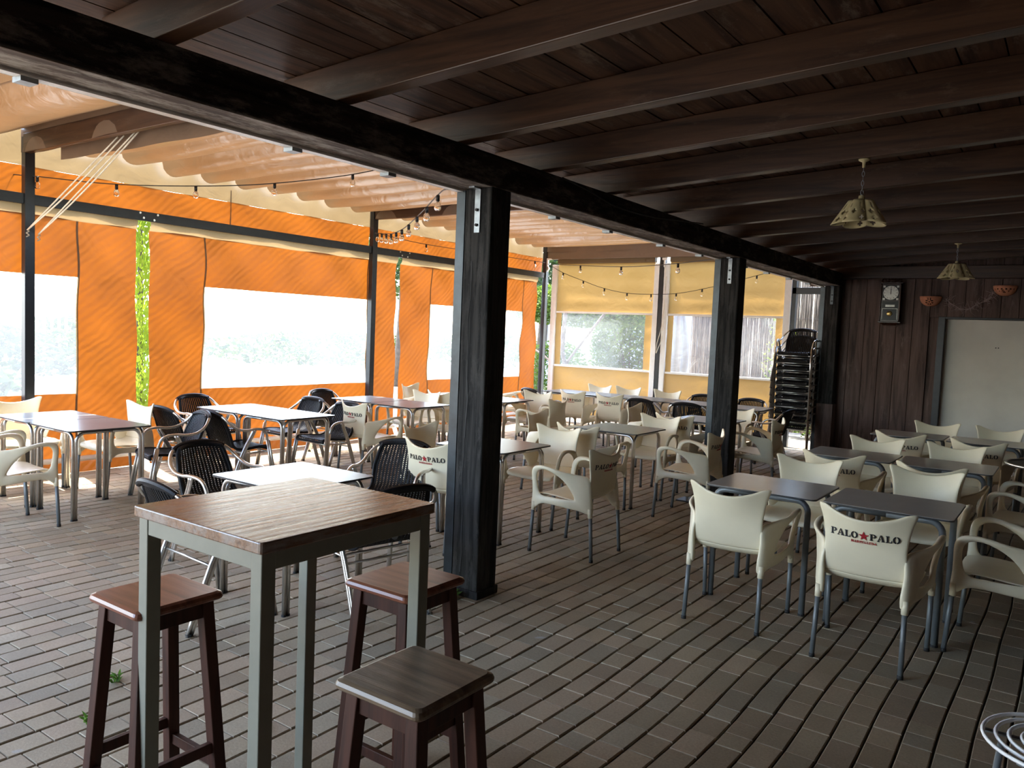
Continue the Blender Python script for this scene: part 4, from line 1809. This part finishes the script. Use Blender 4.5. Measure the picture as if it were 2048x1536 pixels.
# dry twig garland
b = MB()
r = random.Random(21)
main = sample([(-1.55, YW-.06, 2.33), (-1.42, YW-.06, 2.24), (-1.30, YW-.06, 2.20), (-1.18, YW-.06, 2.27), (-1.05, YW-.06, 2.34), (-1.0, YW-.06, 2.44)], 5)
b.tube(main, .003, 5)
for p_ in main:
    for _ in range(4):
        a = r.uniform(0, 2*PI)
        L = r.uniform(.04, .14)
        q = p_+Vector((math.cos(a)*L, r.uniform(-.04, .03), math.sin(a)*L*.8))
        mid = (p_+q)/2+Vector((r.uniform(-.02, .02), 0, r.uniform(-.02, .02)))
        b.tube([p_, mid, q], [.002, .0016, .001], 4, caps=False)
tag(b.build('twig_garland', M['twig']), 'dry twig garland on the board wall between the two terracotta lamps', 'garland')


# ================================================================== WEEDS
def weed(x, y, n, label, s=.03, seed=1):
    r = random.Random(seed)
    b = MB()
    for _ in range(n):
        a = r.uniform(0, 2*PI)
        L = r.uniform(.4, 1)*s
        wx = .004
        px_, py_ = x+r.uniform(-.4, .4)*s, y+r.uniform(-.4, .4)*s
        q = (px_+math.cos(a)*L, py_+math.sin(a)*L, L*.8)
        mx, my, mz = px_+math.cos(a)*L*.5, py_+math.sin(a)*L*.5, L*.6
        b.add([(px_-wx*math.sin(a), py_+wx*math.cos(a), -.004), (px_+wx*math.sin(a), py_-wx*math.cos(a), -.004),
               (mx+wx*1.4*math.sin(a), my-wx*1.4*math.cos(a), mz), q, (mx-wx*1.4*math.sin(a), my+wx*1.4*math.cos(a), mz)], [(0, 1, 2, 3, 4)])
    tag(b.build('weed', M['weed']), label, 'weed')


weed(-3.07, 3.72, 60, 'small green weed growing at the foot of the middle wooden post', .09, 1)
weed(-3.17, 1.60, 22, 'tiny green weed between pavers at the lower left', .05, 2)
weed(-3.45, 1.85, 14, 'thin green weed between pavers left of the bottom left stool', .05, 3)
weed(-2.62, 2.0, 12, 'tiny green weed between pavers under the tall table', .04, 4)


# ================================================================== OUTSIDE
def leaves(b, c, rx, ry, rz, n, size, seed, mi=0, shell=.45):
    r = random.Random(seed)
    for _ in range(n):
        while True:
            p_ = Vector((r.uniform(-1, 1), r.uniform(-1, 1), r.uniform(-1, 1)))
            if shell < p_.length < 1:
                break
        q = Vector((c[0]+p_.x*rx, c[1]+p_.y*ry, c[2]+p_.z*rz))
        a = Vector((r.gauss(0, 1), r.gauss(0, 1), r.gauss(0, .6))).normalized()
        d = a.cross(Vector((r.gauss(0, 1), r.gauss(0, 1), r.gauss(0, 1)))).normalized()
        s = size*r.uniform(.6, 1.3)
        b.add([q-a*s, q+d*s*.45, q+a*s, q-d*s*.45], [(0, 1, 2, 3)], mi)


def bush(x, y, rx, ry, h, n, size, mat, label, seed, z0=0, name='bush', grp='shrubs outside'):
    t = empty(name, (x, y, 0))
    b = MB()
    leaves(b, (0, 0, z0+h/2), rx, ry, h/2, n, size, seed)
    b.build('foliage', mat, t)
    b = MB()
    r = random.Random(seed)
    for _ in range(6):
        b.tube([(r.uniform(-.1, .1), r.uniform(-.1, .1), -.03), (r.uniform(-.5, .5)*rx, r.uniform(-.5, .5)*ry, z0+h*.7)], .02, 6)
    b.build('stems', M['bark'], t)
    tag(t, label, 'shrub', grp)


# cypress in the gap
t = empty('cypress', (-9.95, 5.62, 0))
b = MB()
r = random.Random(9)
for i in range(15000):
    z = r.uniform(.3, 3.45)
    R_ = .50*(1-((z-1.2)/2.9)**2*.9) if z > 1.2 else .50*(z+.5)/1.7
    a = r.uniform(0, 2*PI)
    rr = R_*r.uniform(.55, 1)
    q = Vector((rr*math.cos(a), rr*math.sin(a), z))
    d = Vector((math.cos(a)*.4, math.sin(a)*.4, 1)).normalized()
    e = d.cross(Vector((math.cos(a), math.sin(a), r.uniform(-.5, .5)))).normalized()
    s = .03*r.uniform(.6, 1.4)
    b.add([q-d*s, q+e*s*.35, q+d*s, q-e*s*.35], [(0, 1, 2, 3)])
b.build('foliage', M['leaf_yellow'], t)
b = MB()
b.tube([(0, 0, -.03), (0, 0, 3.2)], [.06, .02], 8)
b.build('trunk', M['bark'], t)
tag(t, 'bright green cypress seen through the narrow gap in the orange curtains', 'tree')

# shrubs beyond the first yellow screen
bush(-10.1, 16.0, .9, .5, 1.5, 2600, .05, M['leaf'], 'green shrub at the left of the leafy screen window', 31)
bush(-8.75, 17.4, 1.25, .45, 2.5, 12000, .05, M['leaf'], 'dark leafy shrub filling the right of the leafy screen window', 32, .0)
t = empty('garden_shed', (-11.5, 21, 0))
b = MB()
b.box((-2.2, 0, -.03), (2.2, 2.5, 2.3))
b.build('wall', M['house'], t)
b = MB()
b.add([(-2.4, -.2, 2.3), (2.4, -.2, 2.3), (2.4, 2.7, 2.6), (-2.4, 2.7, 2.6), (-2.4, -.2, 2.36), (2.4, -.2, 2.36), (2.4, 2.7, 2.66), (-2.4, 2.7, 2.66)],
      [(0, 3, 2, 1), (4, 5, 6, 7), (0, 1, 5, 4), (1, 2, 6, 5), (2, 3, 7, 6), (3, 0, 4, 7)])
b.build('roof', M['house'], t)
tag(t, 'pale bluish outbuilding behind the leafy shrubs', 'building')
t = empty('garden_tree', (-9.5, 15.2, 0))
b = MB()
b.tube(sample([(0, 0, -.03), (.15, 0, .8), (.05, .0, 1.3), (.1, 0, 2.2)]), .05, 8)
b.tube(sample([(.1, 0, .9), (.6, .1, 1.6), (1.1, .1, 2.2)]), .03, 8)
b.tube(sample([(.1, 0, .7), (-.4, 0, 1.1), (-.9, .1, 1.3)]), .025, 8)
b.build('trunk', M['bark'], t, smooth=True)
b = MB()
leaves(b, (.3, .5, 2.30), 2.4, .35, .52, 14000, .045, 41, 0, .0)
b.build('crown', M['leaf'], t)
tag(t, 'thin garden tree with bright leaves beyond the leafy screen window', 'tree', 'trees outside')
# shrub near the door gap
bush(-3.75, 14.3, .5, .25, .7, 900, .035, M['leaf'], 'small green plant at the foot of the reeds beyond the open doorway', 33)
bush(-4.4, 14.6, .35, .2, 2.3, 700, .03, M['leaf_yellow'], 'thin yellow-green climber on the reed fence', 34)
# reed fence
t = empty('reed_fence', (-4.2, 15.2, 0))
b = MB()
r = random.Random(17)
x = -2.2
while x < 3.4:
    rr = r.uniform(.006, .011)
    h = 3.3+r.uniform(-.12, .1)
    b.tube([(x, r.uniform(-.012, .012), -.03), (x+r.uniform(-.03, .03), r.uniform(-.02, .02), h*.5), (x+r.uniform(-.04, .04), r.uniform(-.01, .01), h)], rr, 5, caps=False)
    x += rr*1.25
x = -2.2
while x < 3.4:
    rr = r.uniform(.008, .012)
    b.tube([(x, .03, -.03), (x+r.uniform(-.02, .02), .035, 1.6), (x+r.uniform(-.03, .03), .03, 3.25)], rr, 5, caps=False)
    x += rr*1.6
b.build('reed_screen', M['reed'], t, smooth=True)
b = MB()
for z in (.5, 1.3, 2.1, 2.9):
    b.tube([(-2.2, -.02, z), (3.4, -.02, z)], .004, 5)
b.build('binding_wire', M['bark'], t)
tag(t, 'tall dry reed fence beyond the second yellow screen and the doorway', 'fence')
# furled parasol
t = empty('furled_parasol', (-6.15, 13.9, 0))
b = MB()
b.grid(lambda u, v: ((.05+.17*math.sin(min(1, v*1.15)*PI*.62)**1.0*(1+.22*math.cos(u*2*PI*8)))*math.cos(u*2*PI),
                     (.05+.17*math.sin(min(1, v*1.15)*PI*.62)*(1+.22*math.cos(u*2*PI*8)))*math.sin(u*2*PI), 2.45-1.65*v), 96, 16)
b.build('canopy', M['parasol'], t, smooth=True)
b = MB()
b.tube([(0, 0, .02), (0, 0, 2.55)], .022, 10)
b.build('pole', M['white_metal'], t, smooth=True)
b = MB()
b.box((-.28, -.28, -.03), (.28, .28, .06))
b.build('base', M['galv'], t, bevel=.01)
tag(t, 'closed white parasol seen through the second yellow screen', 'parasol')

# shrubs and trees far outside the big clear windows
for i, (x, y, rx, ry, h, n, lb) in enumerate((
    (-14.5, 4.4, .9, 1.8, .9, 1500, 'low green shrub outside the far left clear window'),
    (-21, 8.0, 1.0, 4.0, 1.3, 2400, 'hedge outside the far left clear window'),
    (-26, 12.5, 1.0, 3.5, 1.6, 2400, 'hedge beyond the cypress'),
    (-24, 22, 1.2, 7.0, 1.3, 3000, 'long low hedge outside the biggest clear window'),
    (-21, 28, 1.5, 4.0, 1.5, 2200, 'hedge far outside the clear window behind the middle post'))):
    bush(x, y, rx, ry, h, n, .13, M['leaf_dark'], lb, 60+i)
for i, (x, y, h, lb) in enumerate(((-23, 8.2, 5.5, 'leafy tree outside, left of the cypress'), (-15.5, 16.3, 5.5, 'dark tree seen through the second narrow curtain gap'),
                                   (-11.2, 16.9, 4.6, 'leafy tree outside the far corner post'))):
    t = empty('garden_tree', (x, y, 0))
    b = MB()
    b.tube([(0, 0, -.03), (.1, 0, h*.4), (0, 0, h*.75)], [.16, .12, .05], 8)
    b.build('trunk', M['bark'], t, smooth=True)
    b = MB()
    leaves(b, (0, 0, h*.72), h*.26, h*.26, h*.28, 2600, .11, 70+i, 0, .2)
    b.build('crown', M['leaf_dark'], t)
    tag(t, lb, 'tree', 'trees outside')
# low picket railing outside
t = empty('low_railing', (-24, 6.5, 0))
b = MB()
b.box((-.03, -7, 1.95), (.03, 5, 2.03))
b.box((-.03, -7, .25), (.03, 5, .33))
b.build('rails', M['white_metal'], t)
b = MB()
for i in range(60):
    y = -7+i*.2
    b.box((-.02, y, -.03), (.02, y+.07, 2.1))
b.build('pickets', M['white_metal'], t)
tag(t, 'pale picket railing outside the far left clear window', 'railing')
